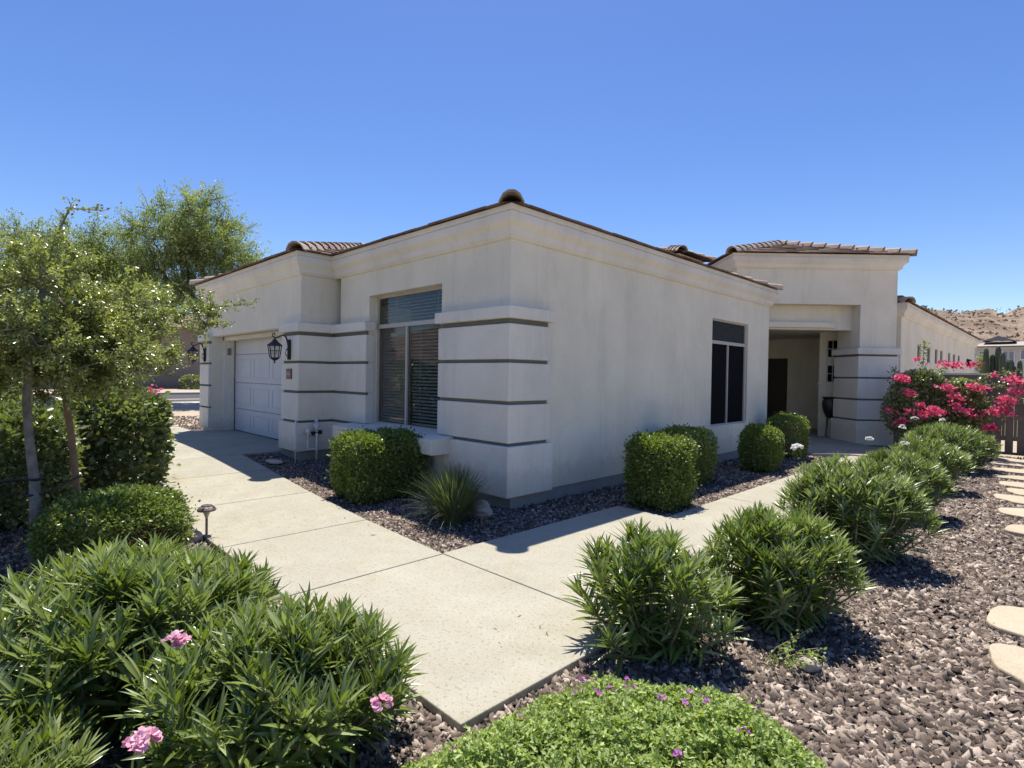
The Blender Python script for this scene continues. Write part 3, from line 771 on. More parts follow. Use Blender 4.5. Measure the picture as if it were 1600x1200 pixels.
# ------------------------------------------------------------------ lanterns, plaque, pipes, lamp, urn
def lantern(x, y, z, label):
    """wall plate at (x,y,z) facing -y, lantern hung out on a scroll arm"""
    rt_ = empty('wall_lantern', (x, y, z), label, 'wall lamp', 'wall lanterns beside the garage door')
    pm = MB(); pm.box(x - .045, x + .045, y - .022, y - .001, z - .17, z + .15); pm.tube([(x, y - .02, z - .19), (x, y - .02, z + .17)], .03, 8)
    pm.build('back_plate', IRON, rt_, bevel=.006)
    ar = MB(); by = y - .27
    pts = [(x, y - .03, z + .02), (x, y - .045, z + .12), (x, y - .075, z + .21), (x, y - .125, z + .25), (x, y - .17, z + .225), (x, y - .22, z + .195), (x, by, z + .185), (x, by - .035, z + .21), (x, by - .045, z + .245), (x, by - .02, z + .265), (x, by + .005, z + .25), (x, by - .005, z + .232)]
    ar.tube(pts, [.014, .015, .015, .014, .012, .011, .011, .010, .010, .010, .010, .012], 8)
    ar.tube([(x, y - .03, z + .03), (x, y - .07, z - .02), (x, y - .085, z - .08), (x, y - .06, z - .125), (x, y - .02, z - .13)], .008, 6)
    ar.build('scroll_arm', IRON, rt_, smooth=True)
    tp = MB(); tp.lathe([(.012, .20), (.014, .165), (.03, .155), (.055, .12), (.115, .072), (.135, .055), (.135, .045), (.10, .042), (.02, .04)], (x, by, z), 8); tp.build('lantern_roof', IRON, rt_)
    bt = MB(); bt.lathe([(.004, -.262), (.014, -.252), (.016, -.240), (.008, -.228), (.012, -.215), (.045, -.20), (.082, -.172), (.085, -.158), (.075, -.155)], (x, by, z), 8); bt.build('lantern_base', IRON, rt_)
    cg = MB()
    for k in range(8):
        a = math.pi * (k + .5) / 4; c, s = math.cos(a), math.sin(a)
        cg.tube([(x + .112 * c, by + .112 * s, z + .044), (x + .080 * c, by + .080 * s, z - .158)], .0075, 4)
    for rr, zz in ((.099, -.04),):
        cg.tube([(x + rr * math.cos(math.pi * (k + .5) / 4), by + rr * math.sin(math.pi * (k + .5) / 4), z + zz) for k in range(9)], .004, 4, False)
    cg.build('cage', IRON, rt_)
    gl = MB(); gl.lathe([(.074, -.156), (.104, .043)], (x, by, z), 8); gl.build('lantern_glass', LAMPGLASS, rt_)
    bb = MB(); bb.lathe([(.008, -.12), (.02, -.10), (.028, -.07), (.024, -.035), (.014, -.01), (.014, .04)], (x, by, z), 10); bb.build('bulb', simple('frosted_bulb', (.7, .7, .66), .3), rt_, smooth=True)
lantern(-4.83, -.716, 2.06, 'black iron carriage lantern on the pier right of the garage door')
lantern(-9.66, -.716, 2.06, 'black iron carriage lantern half hidden by leaves left of the garage door')

pq = MB(); pq.box(-4.955, -4.735, -.735, -.717, 1.53, 1.71); pqo = pq.build('house_number_plaque', PLFRAME, None, bevel=.004)
tag(pqo, 'small dark red tile plaque with house number 546 below the lantern', 'house number')
pf = MB(); pf.box(-4.935, -4.755, -.738, -.734, 1.55, 1.69); pf.build('tile', PLAQUE, pqo)
cu = bpy.data.curves.new('digits', 'FONT'); cu.body = '546'; cu.size = .10; cu.extrude = .002; cu.align_x = 'CENTER'; cu.align_y = 'CENTER'
tmp = bpy.data.objects.new('tmp', cu); COL.objects.link(tmp)
dg = bpy.context.evaluated_depsgraph_get(); me = bpy.data.meshes.new_from_object(tmp.evaluated_get(dg))
me.transform(Matrix.Translation((-4.845, -.741, 1.62)) @ Matrix.Rotation(R(90), 4, 'X')); me.materials.clear(); me.materials.append(PLTXT)
bpy.data.objects.remove(tmp)
do = bpy.data.objects.new('digits', me); COL.objects.link(do); attach(do, pqo)

X = -4.40
pp = empty('irrigation_valve', (X, -.41, .1), 'white painted pipes and anti siphon valve standing against the garage pier', 'pipework')
m1 = MB(); m1.tube([(X, -.41, .0), (X, -.41, .80)], .021, 10); m1.tube([(X, -.41, .62), (X, -.43, .68), (X, -.455, .74), (X, -.43, .80), (X, -.40, .83)], .024, 8); m1.build('riser', PIPE, pp, smooth=True)
m2 = MB(); m2.tube([(X, -.41, .30), (X, -.565, .30), (X, -.57, .31), (X, -.57, .62)], .017, 8); m2.tube([(X, -.57, .60), (X, -.57, .66)], .042, 12); m2.tube([(X, -.57, .66), (X, -.57, .672)], .052, 12); m2.tube([(X, -.57, .57), (X, -.42, .57)], .016, 8)
m2.build('side_loop', PIPE, pp, smooth=False)
m3 = MB(); m3.box(X - .02, X + .03, -.515, -.455, .545, .615); m3.box(X - .02, X + .03, -.375, -.32, .56, .63); m3.tube([(X + .01, -.52, .585), (X + .01, -.32, .595)], .013, 8); m3.build('valve', RUBBER, pp, bevel=.006)
m4 = MB(); m4.tube([(X, -.79, .02), (X, -.79, .84)], .014, 8); m4.tube([(X, -.79, .58), (X, -.57, .585)], .008, 6); m4.build('conduit', PIPE, pp, smooth=True)

lp = empty('path_light', (-1.15, -3.10, 0), 'bronze mushroom cap path light at the edge of the walkway', 'garden light')
b = MB(); b.tube([(-1.15, -3.10, -.06), (-1.15, -3.10, .20)], .012, 10); b.build('post', BRONZE, lp)
b = MB(); b.lathe([(.013, .17), (.018, .19), (.04, .245), (.045, .25), (.01, .252)], (-1.15, -3.10, 0), 14); b.build('diffuser', simple('lamp_acrylic', (.35, .32, .28), .3), lp, smooth=True)
b = MB(); b.lathe([(.01, .240), (.082, .243), (.088, .250), (.086, .262), (.070, .280), (.052, .290), (.048, .300), (.02, .305), (.0, .306)], (-1.15, -3.10, 0), 22); b.build('cap', BRONZE, lp)
lp2 = empty('path_light', (.42, -.80, 0), 'dark path light in the shade beside the grey rock', 'garden light')
b = MB(); b.tube([(.42, -.80, -.06), (.42, -.80, .12)], .012, 10); b.build('post', BRONZE, lp2)
b = MB(); b.lathe([(.01, .117), (.07, .118), (.075, .122), (.06, .135), (.0, .145)], (.42, -.80, 0), 18); b.build('cap', BRONZE, lp2)

ur = empty('urn', (.20, 12.70, 0), 'tall black urn on an iron stand beside the porch column', 'urn')
b = MB(); b.lathe([(.05, .58), (.10, .62), (.17, .80), (.20, .98), (.185, 1.08), (.16, 1.12), (.20, 1.17), (.22, 1.19), (.19, 1.19), (.14, 1.12)], (.20, 12.70, 0), 20); b.build('bowl', POTM, ur, smooth=True)
b = MB()
for k in range(3):
    a = k * 2.09 + .4
    b.tube([(.20 + .17 * math.cos(a), 12.70 + .17 * math.sin(a), .03), (.20 + .10 * math.cos(a), 12.70 + .10 * math.sin(a), .64)], .012, 6)
b.build('stand', IRON, ur)

def rock(x, y, z, r, sq, label, mat):
    bm = bmesh.new(); bmesh.ops.create_icosphere(bm, subdivisions=3, radius=1)
    ph = [random.random() * 6 for _ in range(6)]
    for v in bm.verts:
        c = v.co; k = 1 + .16 * math.sin(2.3 * c.x + ph[0]) + .14 * math.sin(3.1 * c.y + ph[1]) + .10 * math.sin(4.7 * c.z + 2 * c.x + ph[2]) + random.uniform(-.03, .03)
        v.co = Vector((c.x * r[0] * k, c.y * r[1] * k, c.z * r[2] * k))
    me = bpy.data.meshes.new('rock'); bm.to_mesh(me); bm.free(); me.materials.append(mat)
    o = bpy.data.objects.new('rock', me); COL.objects.link(o); o.location = (x, y, z); o.rotation_euler = (0, 0, sq)
    tag(o, label, 'rock')
rock(.10, -.52, .06, (.13, .10, .10), .4, 'grey rounded rock beside the grass clump at the house corner', ROCK)
rock(-1.20, -3.25, .0, (.15, .10, .05), .2, 'flat pinkish rock at the foot of the path light', PINKROCK)
rock(-4.55, -1.12, gz(-4.5) - .01, (.22, .10, .05), .1, 'flat tan rock in the bed below the white pipes', PINKROCK)
rock(3.88, -1.35, .0, (.06, .05, .035), .4, 'small pale stone lying under the oleander sprig', ROCK)

# ------------------------------------------------------------------ plants
def oleander(x, y, rx, h, n, label, seed, mat=OLE, leaf=.15, flowers=(), group='oleander bushes', fmat=None, ry=None, lean=(0, 0), low=.18):
    global RNG
    RNG = np.random.default_rng(seed); ry = ry or rx
    ob = empty('oleander', (x, y, gz(x) + GB), label, 'bush', group)
    base = np.array([x, y, gz(x) + GB])
    # stem tips spread over a dome, stems bow outwards from the base
    u = RNG.random(n); th = RNG.random(n) * 2 * np.pi; rad = np.sqrt(u) * (.93 + .12 * RNG.normal(size=n) * .6)
    dome = np.sqrt(np.clip(1 - (rad * .93) ** 2, .03, 1))
    hh = (low + (h - low) * dome ** .8) * RNG.uniform(.84, 1.06, n) - leaf * .62
    tip = base + np.stack([np.cos(th) * rad * (rx - leaf * .5) + lean[0], np.sin(th) * rad * (ry - leaf * .5) + lean[1], np.maximum(hh, .08)], 1)
    root = base + np.stack([np.cos(th) * rad * rx * .28, np.sin(th) * rad * ry * .28, np.zeros(n)], 1) + RNG.normal(size=(n, 3)) * np.array([.03, .03, 0])
    mid = root * .45 + tip * .55 + np.array([0, 0, 1.0]) * -.02 + np.stack([np.cos(th), np.sin(th), np.zeros(n)], 1) * (rad * rx * .12)[:, None]
    def pt(s): return root * ((1 - s) ** 2)[:, None] + 2 * mid * (s * (1 - s))[:, None] + tip * (s ** 2)[:, None]
    def tg(s): return nrm(2 * (mid - root) * (1 - s)[:, None] + 2 * (tip - mid) * s[:, None])
    st = MB()
    for i in range(0, n, 2 if n > 160 else 1):
        pts = [pt(np.full(n, s))[i] if False else (root[i] * (1 - s) ** 2 + 2 * mid[i] * s * (1 - s) + tip[i] * s * s) for s in (0, .35, .7, 1)]
        st.tube(pts, [.009, .007, .0055, .003], 4, False)
    st.build('stems', TWIG, ob)
    P, Dd, U, Ls, T = [], [], [], [], []
    stem_t = RNG.normal(0, .16, n)
    W = 13
    slen = np.linalg.norm(tip - root, axis=1)
    for wv in range(W):
        f = wv / (W - 1)                                         # 0 = tip
        s = 1 - f * np.clip(.30 / slen, .25, .72) if wv < 7 else 1 - (f) * np.clip(.55 / slen, .3, .9)
        s = np.clip(s, .05, 1)
        p = pt(s); d = tg(s); d = nrm(d * .75 + np.array([0, 0, .45]))
        ang0 = RNG.random(n) * 6.28
        a = np.cross(d, np.array([.3, .1, .2])); a = nrm(a); b = np.cross(d, a)
        m = 3
        spread = np.clip(.36 + 1.25 * f, 0, 1.45)
        for k in range(m):
            an = ang0 + k * 2.094 + RNG.normal(size=n) * .25
            sp = spread * RNG.uniform(.7, 1.25, n)
            dd = d * np.cos(sp)[:, None] + (a * np.cos(an)[:, None] + b * np.sin(an)[:, None]) * np.sin(sp)[:, None]
            keep = RNG.random(n) < (1 if f < .6 else (.45 if n < 80 else .62))
            P.append(p[keep]); Dd.append(dd[keep]); U.append((d + RNG.normal(size=(n, 3)) * .2)[keep])
            Ls.append((leaf * (.62 + .45 * min(f * 3, 1)) * RNG.uniform(.75, 1.15, n))[keep])
            T.append(np.clip(.50 - .12 * f + stem_t + RNG.normal(0, .14, n), 0, 1)[keep])
    P = np.concatenate(P); Dd = np.concatenate(Dd); U = np.concatenate(U); Ls = np.concatenate(Ls); T = np.concatenate(T)
    T = np.where(RNG.random(len(T)) < .02, 1.0, T)
    Ls = np.where(P[:, 2] + Dd[:, 2] * Ls < GB + .01, Ls * .4, Ls)
    leaves('foliage', P, Dd, U, Ls, LANCE, mat, ob, T, RNG.uniform(.85, 1.3, len(P)), rib=.22)
    for (fx, fy, fz, fr) in flowers: blossom((fx, fy, fz), fr, ob, fmat or PINK, nf=15)
    return ob
PETAL = (np.array([(0, 0, 0), (.22, .4, .04), (.30, .8, .10), (0, 1, .16), (-.30, .8, .10), (-.22, .4, .04)], float), np.array([(0, 1, 2, 3), (0, 3, 4, 5)]))
def blossom(c, r, parent, mat, name='blossom', nf=14):
    c = np.array(c, float); fc = c + rdir(nf) * r * .62 * np.array([1, 1, .55]); fd = nrm(fc - c + np.array([0, 0, r * .9]) + RNG.normal(size=(nf, 3)) * r * .2)
    k = 6; P = np.repeat(fc, k, 0); D0 = np.repeat(fd, k, 0)
    a = nrm(np.cross(D0, np.array([.2, .9, .1]))); b = np.cross(D0, a); an = np.tile(np.arange(k) * 2 * np.pi / k, nf) + np.repeat(RNG.random(nf) * 6, k) + RNG.normal(size=nf * k) * .15
    d = (a * np.cos(an)[:, None] + b * np.sin(an)[:, None]) + D0 * RNG.uniform(.1, .8, nf * k)[:, None]
    leaves(name, P, d, D0, np.full(nf * k, r * .44), PETAL, mat, parent, np.repeat(RNG.random(nf), k) * .6 + RNG.random(nf * k) * .4, 1.3)
def clipped(x, y, rx, ry, h, n, label, seed, mat=BOX, leaf=.040, name='boxwood', power=4.0, z0=.02, group='clipped round topped shrubs', rot=0, bald=None, extra=None):
    """shrub clipped to a rounded block: leaves through the outer shell of a superellipsoid, on a frame of twigs"""
    global RNG
    RNG = np.random.default_rng(seed)
    gx = gz(x) + GB; ob = empty(name, (x, y, gx), label, 'shrub', group)
    d = rdir(n)
    q = (np.abs(d) ** power).sum(1) ** (-1 / power)
    lump = 1 + .06 * np.sin(d[:, 0] * 7 + seed) * np.sin(d[:, 1] * 6 + 1.3 * seed) + .035 * np.sin(d[:, 2] * 11 + d[:, 0] * 5)
    depth = 1 - np.abs(RNG.normal(0, .10, n)); depth = np.where(RNG.random(n) < .035, 1 + np.abs(RNG.normal(0, .07, n)), depth)
    p = d * (q * lump * depth)[:, None]
    P = p * np.array([rx, ry, h / 2]); cz, sz = math.cos(rot), math.sin(rot)
    P[:, :2] = np.stack([P[:, 0] * cz - P[:, 1] * sz, P[:, 0] * sz + P[:, 1] * cz], 1)
    P += np.array([x, y, gx + h / 2 + z0])
    P = P[P[:, 2] > gx + .03]; n = len(P)
    out = nrm(P - np.array([x, y, gx + h * .45])) + np.array([0, 0, .35]) + RNG.normal(size=(n, 3)) * .75
    T = np.clip(RNG.normal(.5, .2, n) + .10 * np.sin(P[:, 0] * 17) * np.sin(P[:, 1] * 15 + P[:, 2] * 13), 0, 1)
    leaves('foliage', P, out, nrm(RNG.normal(size=(n, 3)) * .6 + np.array([0, 0, 1.])), RNG.uniform(.7, 1.3, n) * leaf, SMALL if leaf < .06 else OVAL, mat, ob, T, 1.0 if leaf < .06 else 1.15)
    tw = MB(); k = 60
    for i in range(k):
        q = P[RNG.integers(n)]; b0 = np.array([x, y, gx]) + RNG.normal(size=3) * np.array([rx * .15, ry * .15, 0]); m_ = b0 * .5 + q * .5 + RNG.normal(size=3) * .04; m_[2] -= .03
        tw.tube([b0, m_, q * .96 + b0 * .04], [.011, .007, .003], 4, False)
    tw.build('stems', TWIG, ob)
    return ob
# left front oleanders
oleander(1.52, -4.26, .86, .80, 205, 'broad oleander with pink flowers at the lower left edge of the picture', 11, leaf=.175, flowers=[(2.62, -4.28, .66, .05)])
oleander(2.46, -3.84, .66, .66, 150, 'front oleander with pink flowers overhanging the near walkway edge', 12, leaf=.165, flowers=[(3.16, -3.74, .44, .045), (3.00, -4.46, .55, .055)])
oleander(2.25, -4.95, .55, .50, 130, 'low oleander cut off by the lower left corner of the picture', 19, leaf=.14)
# right row
oleander(3.10, -1.74, .58, .78, 74, 'sparse upright oleander with visible stems nearest the concrete walk corner', 13, leaf=.175)
oleander(3.50, -.72, .60, .80, 160, 'dense dark oleander behind the sparse one, second in the right row', 14, leaf=.155)
oleander(3.50, 1.22, .70, 1.00, 185, 'tall oleander with a white flower, third in the right row', 15, mat=OLE2, leaf=.16, flowers=[(2.88, 1.55, .92, .07), (3.6, .75, .12, .06)], fmat=WHITEP)
oleander(3.46, 3.55, .62, .86, 180, 'oleander with small white flowers, fourth in the right row', 16, mat=OLE2, leaf=.155, flowers=[(3.2, 3.2, .93, .05), (3.55, 3.3, .9, .05)], fmat=WHITEP)
oleander(3.40, 5.9, .66, .86, 190, 'oleander fifth in the right row, before the bougainvillea', 17, mat=OLE2, leaf=.15, flowers=[(3.15, 5.5, .95, .06)], fmat=WHITEP)
oleander(3.35, 8.7, .86, .92, 260, 'farthest oleander of the right row with white flowers, in front of the bougainvillea', 18, mat=OLE2, leaf=.16, flowers=[(2.85, 8.4, .93, .07), (3.3, 8.2, .95, .06)], fmat=WHITEP)

# clipped shrubs
clipped(-1.64, -1.04, .42, .34, .86, 15000, 'sunlit clipped boxwood below the front window', 21)
clipped(-1.66, -.56, .40, .30, .86, 12000, 'shaded clipped boxwood touching the sill of the front window', 22)
clipped(1.16, 1.68, .37, .38, .90, 17000, 'bright topped clipped shrub nearest the walk along the side wall', 23, power=5)
clipped(.58, 3.45, .40, .44, .86, 11000, 'dark clipped shrub behind the bright topped one at the side wall', 24, power=5)
clipped(.96, 5.62, .32, .34, .82, 11000, 'clipped shrub with lit top under the side window', 25, power=3.6)
clipped(.62, 8.05, .38, .40, .90, 9000, 'shaded clipped shrub at the far end of the side wall by the porch', 26, power=4)
clipped(-.72, -3.92, .50, .53, .64, 26000, 'low wide rounded boxwood with brown bare patch beside the path light', 27, power=2.6, leaf=.030, group='mounded shrubs')
# brown bare side of that shrub
RNG = np.random.default_rng(5); n = 1800
dd = rdir(n); dd[:, 0] = np.abs(dd[:, 0]); dd = nrm(dd * np.array([1, .6, .6]) + np.array([.5, .55, -.15]))
Pb = np.array([-.72, -3.92, .24]) + dd * np.array([.50, .53, .30]) * RNG.uniform(.9, 1.06, (n, 1)); Pb = Pb[Pb[:, 2] > -.02]
par = [o for o in bpy.data.objects if o.get('label', '').startswith('low wide rounded boxwood')][0]
leaves('bare_twigs', Pb, rdir(len(Pb)) + np.array([0, 0, .3]), rdir(len(Pb)), RNG.uniform(.05, .10, len(Pb)), NEEDLE, DRY, par, None, .35)

# grass clump
def grass_clump(x, y, r, h, n, label, seed):
    global RNG
    RNG = np.random.default_rng(seed); ob = empty('grass_clump', (x, y, GB), label, 'ornamental grass')
    th = RNG.random(n) * 6.28; lean = np.abs(RNG.normal(0, .40, n)); L = h * RNG.uniform(.55, 1.15, n)
    b0 = np.array([x, y, GB]) + np.stack([np.cos(th), np.sin(th), np.zeros(n)], 1) * (RNG.random(n) * r * .35)[:, None]
    k = 5; V = []; wdt = RNG.uniform(.0025, .005, n)
    side = np.stack([-np.sin(th), np.cos(th), np.zeros(n)], 1)
    od = np.stack([np.cos(th), np.sin(th), np.zeros(n)], 1)
    for i in range(k + 1):
        s = i / k; c = b0 + od * (np.sin(lean * (.5 + .8 * s)) * s * L)[:, None] + np.array([0, 0, 1.]) * (np.cos(lean * (.5 + .8 * s)) * s * L)[:, None]
        ww = (wdt * (1 - s ** 2) + .0006)[:, None]; V += [c - side * ww, c + side * ww]
    V = np.stack(V, 1); m = 2 * (k + 1)
    q = np.array([(2 * i, 2 * i + 1, 2 * i + 3, 2 * i + 2) for i in range(k)])
    F = (q[None] + (np.arange(n) * m)[:, None, None]).reshape(-1, 4)
    npmesh('blades', V.reshape(-1, 3), F, GRASS, ob, np.repeat(np.clip(RNG.normal(.4, .25, n), 0, 1), m))
grass_clump(.05, -.90, .38, .62, 2300, 'spiky ornamental grass clump in the bed at the house corner', 31)

# ground cover with purple flowers
def ground_cover():
    global RNG
    RNG = np.random.default_rng(41)
    poly = [(2.98, -3.75), (3.06, -3.2), (3.06, -2.75), (3.20, -2.42), (3.45, -2.22), (3.72, -2.06), (3.98, -2.10), (4.22, -2.24), (4.36, -2.42), (4.50, -2.8), (4.6, -3.4), (4.3, -4.1), (3.4, -4.2)]
    n = 42000; p = np.stack([RNG.uniform(2.9, 4.7, n), RNG.uniform(-4.3, -2.0, n)], 1)
    p = p + .05 * np.sin(p[:, ::-1] * 9) + .025 * np.sin(p[:, ::-1] * 31 + 1) + RNG.normal(size=p.shape) * .02; ok = in_poly(p, poly); p = p[ok]
    P2 = np.array(poly); e = np.roll(P2, -1, 0); dist = np.full(len(p), 9.)
    for a, b in zip(P2, e):
        ab = b - a; tt = np.clip(((p - a) @ ab) / (ab @ ab), 0, 1); dist = np.minimum(dist, np.linalg.norm(p - a - tt[:, None] * ab, axis=1))
    hh = .17 * np.clip(dist / .28, 0, 1) ** .6 * (1 + .25 * np.sin(p[:, 0] * 8.3) * np.sin(p[:, 1] * 7.1) + .16 * np.sin(p[:, 0] * 23 + 2) * np.sin(p[:, 1] * 27) + .10 * np.sin(p[:, 0] * 61) * np.sin(p[:, 1] * 57)) + .03
    nn = len(p); z = GB + hh * (1 - np.abs(RNG.normal(0, .28, nn)) + (RNG.random(nn) < .05) * RNG.uniform(.05, .3, nn))
    P = np.stack([p[:, 0], p[:, 1], np.maximum(z, GB + .01)], 1)
    ob = empty('ground_cover', (3.8, -3.0, GB), 'low bright green ground cover with purple flowers in the front bed', 'ground cover plant')
    k = 3; Pk = np.repeat(P, k, 0); up_ = nrm(RNG.normal(size=(nn * k, 3)) * .5 + np.array([0, 0, 1.]))
    D_ = RNG.normal(size=(nn * k, 3)) * np.array([1, 1, .6]) + np.array([0, 0, .75])
    leaves('foliage', Pk, D_, up_, RNG.uniform(.016, .032, nn * k), OVAL, GCOV, ob, np.clip(np.repeat(RNG.normal(.5, .26, nn), k) + RNG.normal(0, .14, nn * k), 0, 1), .85)
    cand = P[(z > GB + .9 * hh) & (dist > .06)]
    fl = [(3.19, -3.02), (3.28, -2.74), (3.30, -2.60), (3.18, -2.58), (3.41, -2.66), (3.33, -2.40), (3.43, -2.51), (3.58, -2.48), (3.66, -2.37), (3.70, -2.47), (3.63, -2.24), (3.79, -2.47), (4.0, -2.55), (3.84, -2.8), (3.16, -3.4), (3.38, -2.70)]
    for fx, fy in fl:
        i = np.argmin((cand[:, 0] - fx) ** 2 + (cand[:, 1] - fy) ** 2); blossom((fx, fy, cand[i, 2] + .02), .028, ob, PURP, nf=4)
ground_cover()
# pale sprig creeping between the oleanders
RNG = np.random.default_rng(43)
sp = empty('sprig', (3.75, -1.4, GB), 'thin pale green sprig trailing over the gravel between oleanders', 'plant')
st = MB(); PP = []
for k in range(9):
    a = RNG.uniform(-.6, 1.2); L = RNG.uniform(.12, .30); b0 = np.array([3.72 + RNG.normal() * .06, -1.42 + RNG.normal() * .06, GB + .01])
    e_ = b0 + np.array([math.cos(a) * L, math.sin(a) * L, RNG.uniform(.05, .22)]); st.tube([b0, (b0 + e_) / 2 + np.array([0, 0, .03]), e_], .003, 4)
    PP += [b0 + (e_ - b0) * s + RNG.normal(size=3) * .012 for s in np.linspace(.2, 1, 26)]
st.build('stems', TWIG, sp); PP = np.array(PP)
leaves('foliage', PP, rdir(len(PP)) + np.array([0, 0, .3]), rdir(len(PP)), RNG.uniform(.015, .03, len(PP)), SMALL, GCOV, sp)

# trees ---------------------------------------------------------------
def tree(name, label, trunk_pts, trunk_r, blobs, nbranch, twig_per, leaf_per, leaf_len, tmpl, bark, lmat, seed, twig_len=.3, cat='tree', width=1.0, shoots=(), gravity=0.0, spread=.55, zmin=None):
    """trunk -> limbs to points spread through the crown blobs -> twigs -> leaves"""
    global RNG
    RNG = np.random.default_rng(seed)
    ob = empty(name, trunk_pts[0], label, cat)
    tk = MB(); tk.tube(trunk_pts, [trunk_r * (1 - .45 * i / (len(trunk_pts) - 1)) for i in range(len(trunk_pts))], 10); 
    top = np.array(trunk_pts[-1]); ends = []
    wts = np.array([b[3] * b[4] * b[5] for b in blobs]); wts /= wts.sum()
    nodes = [(np.array(trunk_pts[-1]), trunk_r * .55), (np.array(trunk_pts[-2]), trunk_r * .6)]
    cand = []
    for i in range(nbranch):
        b = blobs[RNG.choice(len(blobs), p=wts)]; d = rdir(1)[0] * RNG.random() ** .45
        cand.append(np.array(b[:3]) + d * np.array(b[3:6]))
    cand.sort(key=lambda c: np.linalg.norm(c - top))
    lb = MB()
    for c in cand:
        ds = [np.linalg.norm(c - q) + .35 * max(0, q[2] - c[2]) for q, r in nodes]; i = int(np.argmin(ds)); q, r = nodes[i]
        r1 = max(r * .72, .006); L = np.linalg.norm(c - q); m_ = (q + c) / 2 + rdir(1)[0] * L * .10 + np.array([0, 0, .06 * L])
        lb.tube([q, m_, c], [r * .85, (r + r1) / 2 * .85, r1 * .7], 5, False); nodes += [(m_, (r + r1) / 2 * .9), (c, r1)]; ends.append((c, nrm((c - q)[None])[0]))
    for pts in shoots:
        pts = [np.array(p) for p in pts]; lb.tube(pts, [.012] + [.008] * (len(pts) - 2) + [.003], 5, False)
        for a, b in zip(pts[:-1], pts[1:]):
            for s in np.linspace(.1, 1, 6): ends.append((a + (b - a) * s, nrm((b - a)[None])[0], .5))
    P, D_, S0 = [], [], []
    lp0 = leaf_per
    for c, d, *sh in ends:
        k = twig_per if not sh else 3; leaf_per = lp0 if not sh else 5
        td = nrm(rdir(k) + d * spread + np.array([0, 0, .15 - gravity])); L = twig_len * (sh[0] if sh else 1) * RNG.uniform(.5, 1.25, k)
        for j in range(k):
            e_ = c + td[j] * L[j]
            if j % 3 == 0: lb.tube([c, (c + e_) / 2 + RNG.normal(size=3) * .02 * twig_len, e_], [.004 * (twig_len / .3), .003 * (twig_len / .3), .0015], 3, False)
        s = RNG.random((k, leaf_per)) ** .8
        P.append((c + td[:, None, :] * (L[:, None] * s)[..., None] + RNG.normal(size=(k, leaf_per, 3)) * twig_len * (.07 if not sh else .04)).reshape(-1, 3))
        D_.append((td[:, None, :] * .6 + RNG.normal(size=(k, leaf_per, 3)) * .6).reshape(-1, 3)); S0.append(np.repeat(RNG.normal(0, .13, k), leaf_per) + RNG.normal(0, .10))
    P = np.concatenate(P); D_ = np.concatenate(D_); D_[:, 2] -= gravity; S0 = np.concatenate(S0)
    if zmin: ok = P[:, 2] > zmin(P); P, D_, S0 = P[ok], D_[ok], S0[ok]
    n = len(P)
    tk.v += [] ; tko = tk.build('trunk', bark, ob, smooth=True)
    lb.build('limbs', bark, ob)
    leaves('crown', P, D_, nrm(RNG.normal(size=(n, 3)) * .55 + np.array([0, 0, 1.])), leaf_len * RNG.uniform(.65, 1.3, n), tmpl, lmat, ob, np.clip(.5 + S0 + RNG.normal(0, .15, n), 0, 1), width)
    return ob
T0 = [(-.95, -4.42, GB), (-.96, -4.42, .45), (-1.02, -4.42, .72), (-1.16, -4.44, 1.0), (-1.20, -4.46, 1.35), (-1.2, -4.44, 1.9), (-1.18, -4.36, 2.3)]
ft = tree('oak_tree', 'young small leaved tree with grey trunk at the left edge beside its stake', T0, .043,
     [(-1.30, -4.30, 2.0, .95, .95, .60), (-1.90, -3.82, 1.95, .80, .70, .46), (-2.30, -3.25, 2.18, .58, .45, .40), (-2.2, -2.95, 2.3, .34, .30, .26), (-1.60, -4.9, 1.95, .8, .8, .66), (-1.25, -4.35, 2.42, .5, .5, .24), (-1.9, -4.2, 1.85, .7, .7, .45)],
     235, 12, 46, .030, OVAL, BARKG, OAK, 51, .24,
     shoots=[[(-1.2, -4.35, 2.4), (-1.12, -4.3, 2.70), (-1.02, -4.20, 3.00), (-.85, -4.02, 2.98)], [(-1.5, -4.6, 2.4), (-1.72, -4.75, 2.75), (-1.83, -4.85, 3.02)], [(-2.0, -2.9, 2.35), (-1.85, -2.68, 2.40), (-1.72, -2.48, 2.42)]],
     zmin=lambda P: 1.17 + .54 * np.clip((P[:, 1] + 4.3) / 1.15, 0, 1) + .06 * np.sin(P[:, 0] * 11) * np.sin(P[:, 1] * 13))
stk = empty('tree_stake', (-1.78, -4.15, GB), 'brown round wooden stake leaning beside the young tree', 'stake')
b = MB(); b.tube([(-1.72, -4.02, GB), (-1.80, -4.10, 1.0), (-1.88, -4.18, 1.75)], [.030, .029, .028], 10); b.build('pole', STAKEM, stk, smooth=True)
b = MB(); b.tube([(-1.74, -4.04, .62), (-1.40, -4.25, .58), (-1.10, -4.42, .62), (-1.03, -4.49, .62), (-.96, -4.46, .62), (-.98, -4.38, .62), (-1.05, -4.33, .62)], .010, 6); b.build('tie_strap', RUBBER, stk)
s2 = empty('tree_stake', (-1.25, -5.2, GB), 'stake and black strap holding the young tree from the left edge', 'stake')
b = MB(); b.tube([(-1.30, -5.35, GB), (-1.30, -5.33, 1.7)], .034, 10); b.build('pole', STAKEM, s2, smooth=True)
b = MB(); b.tube([(-1.29, -5.30, .74), (-1.15, -4.8, .72), (-1.07, -4.50, .74), (-.98, -4.42, .74), (-1.02, -4.36, .74), (-1.10, -4.38, .74)], .012, 6); b.build('tie_strap', RUBBER, s2)

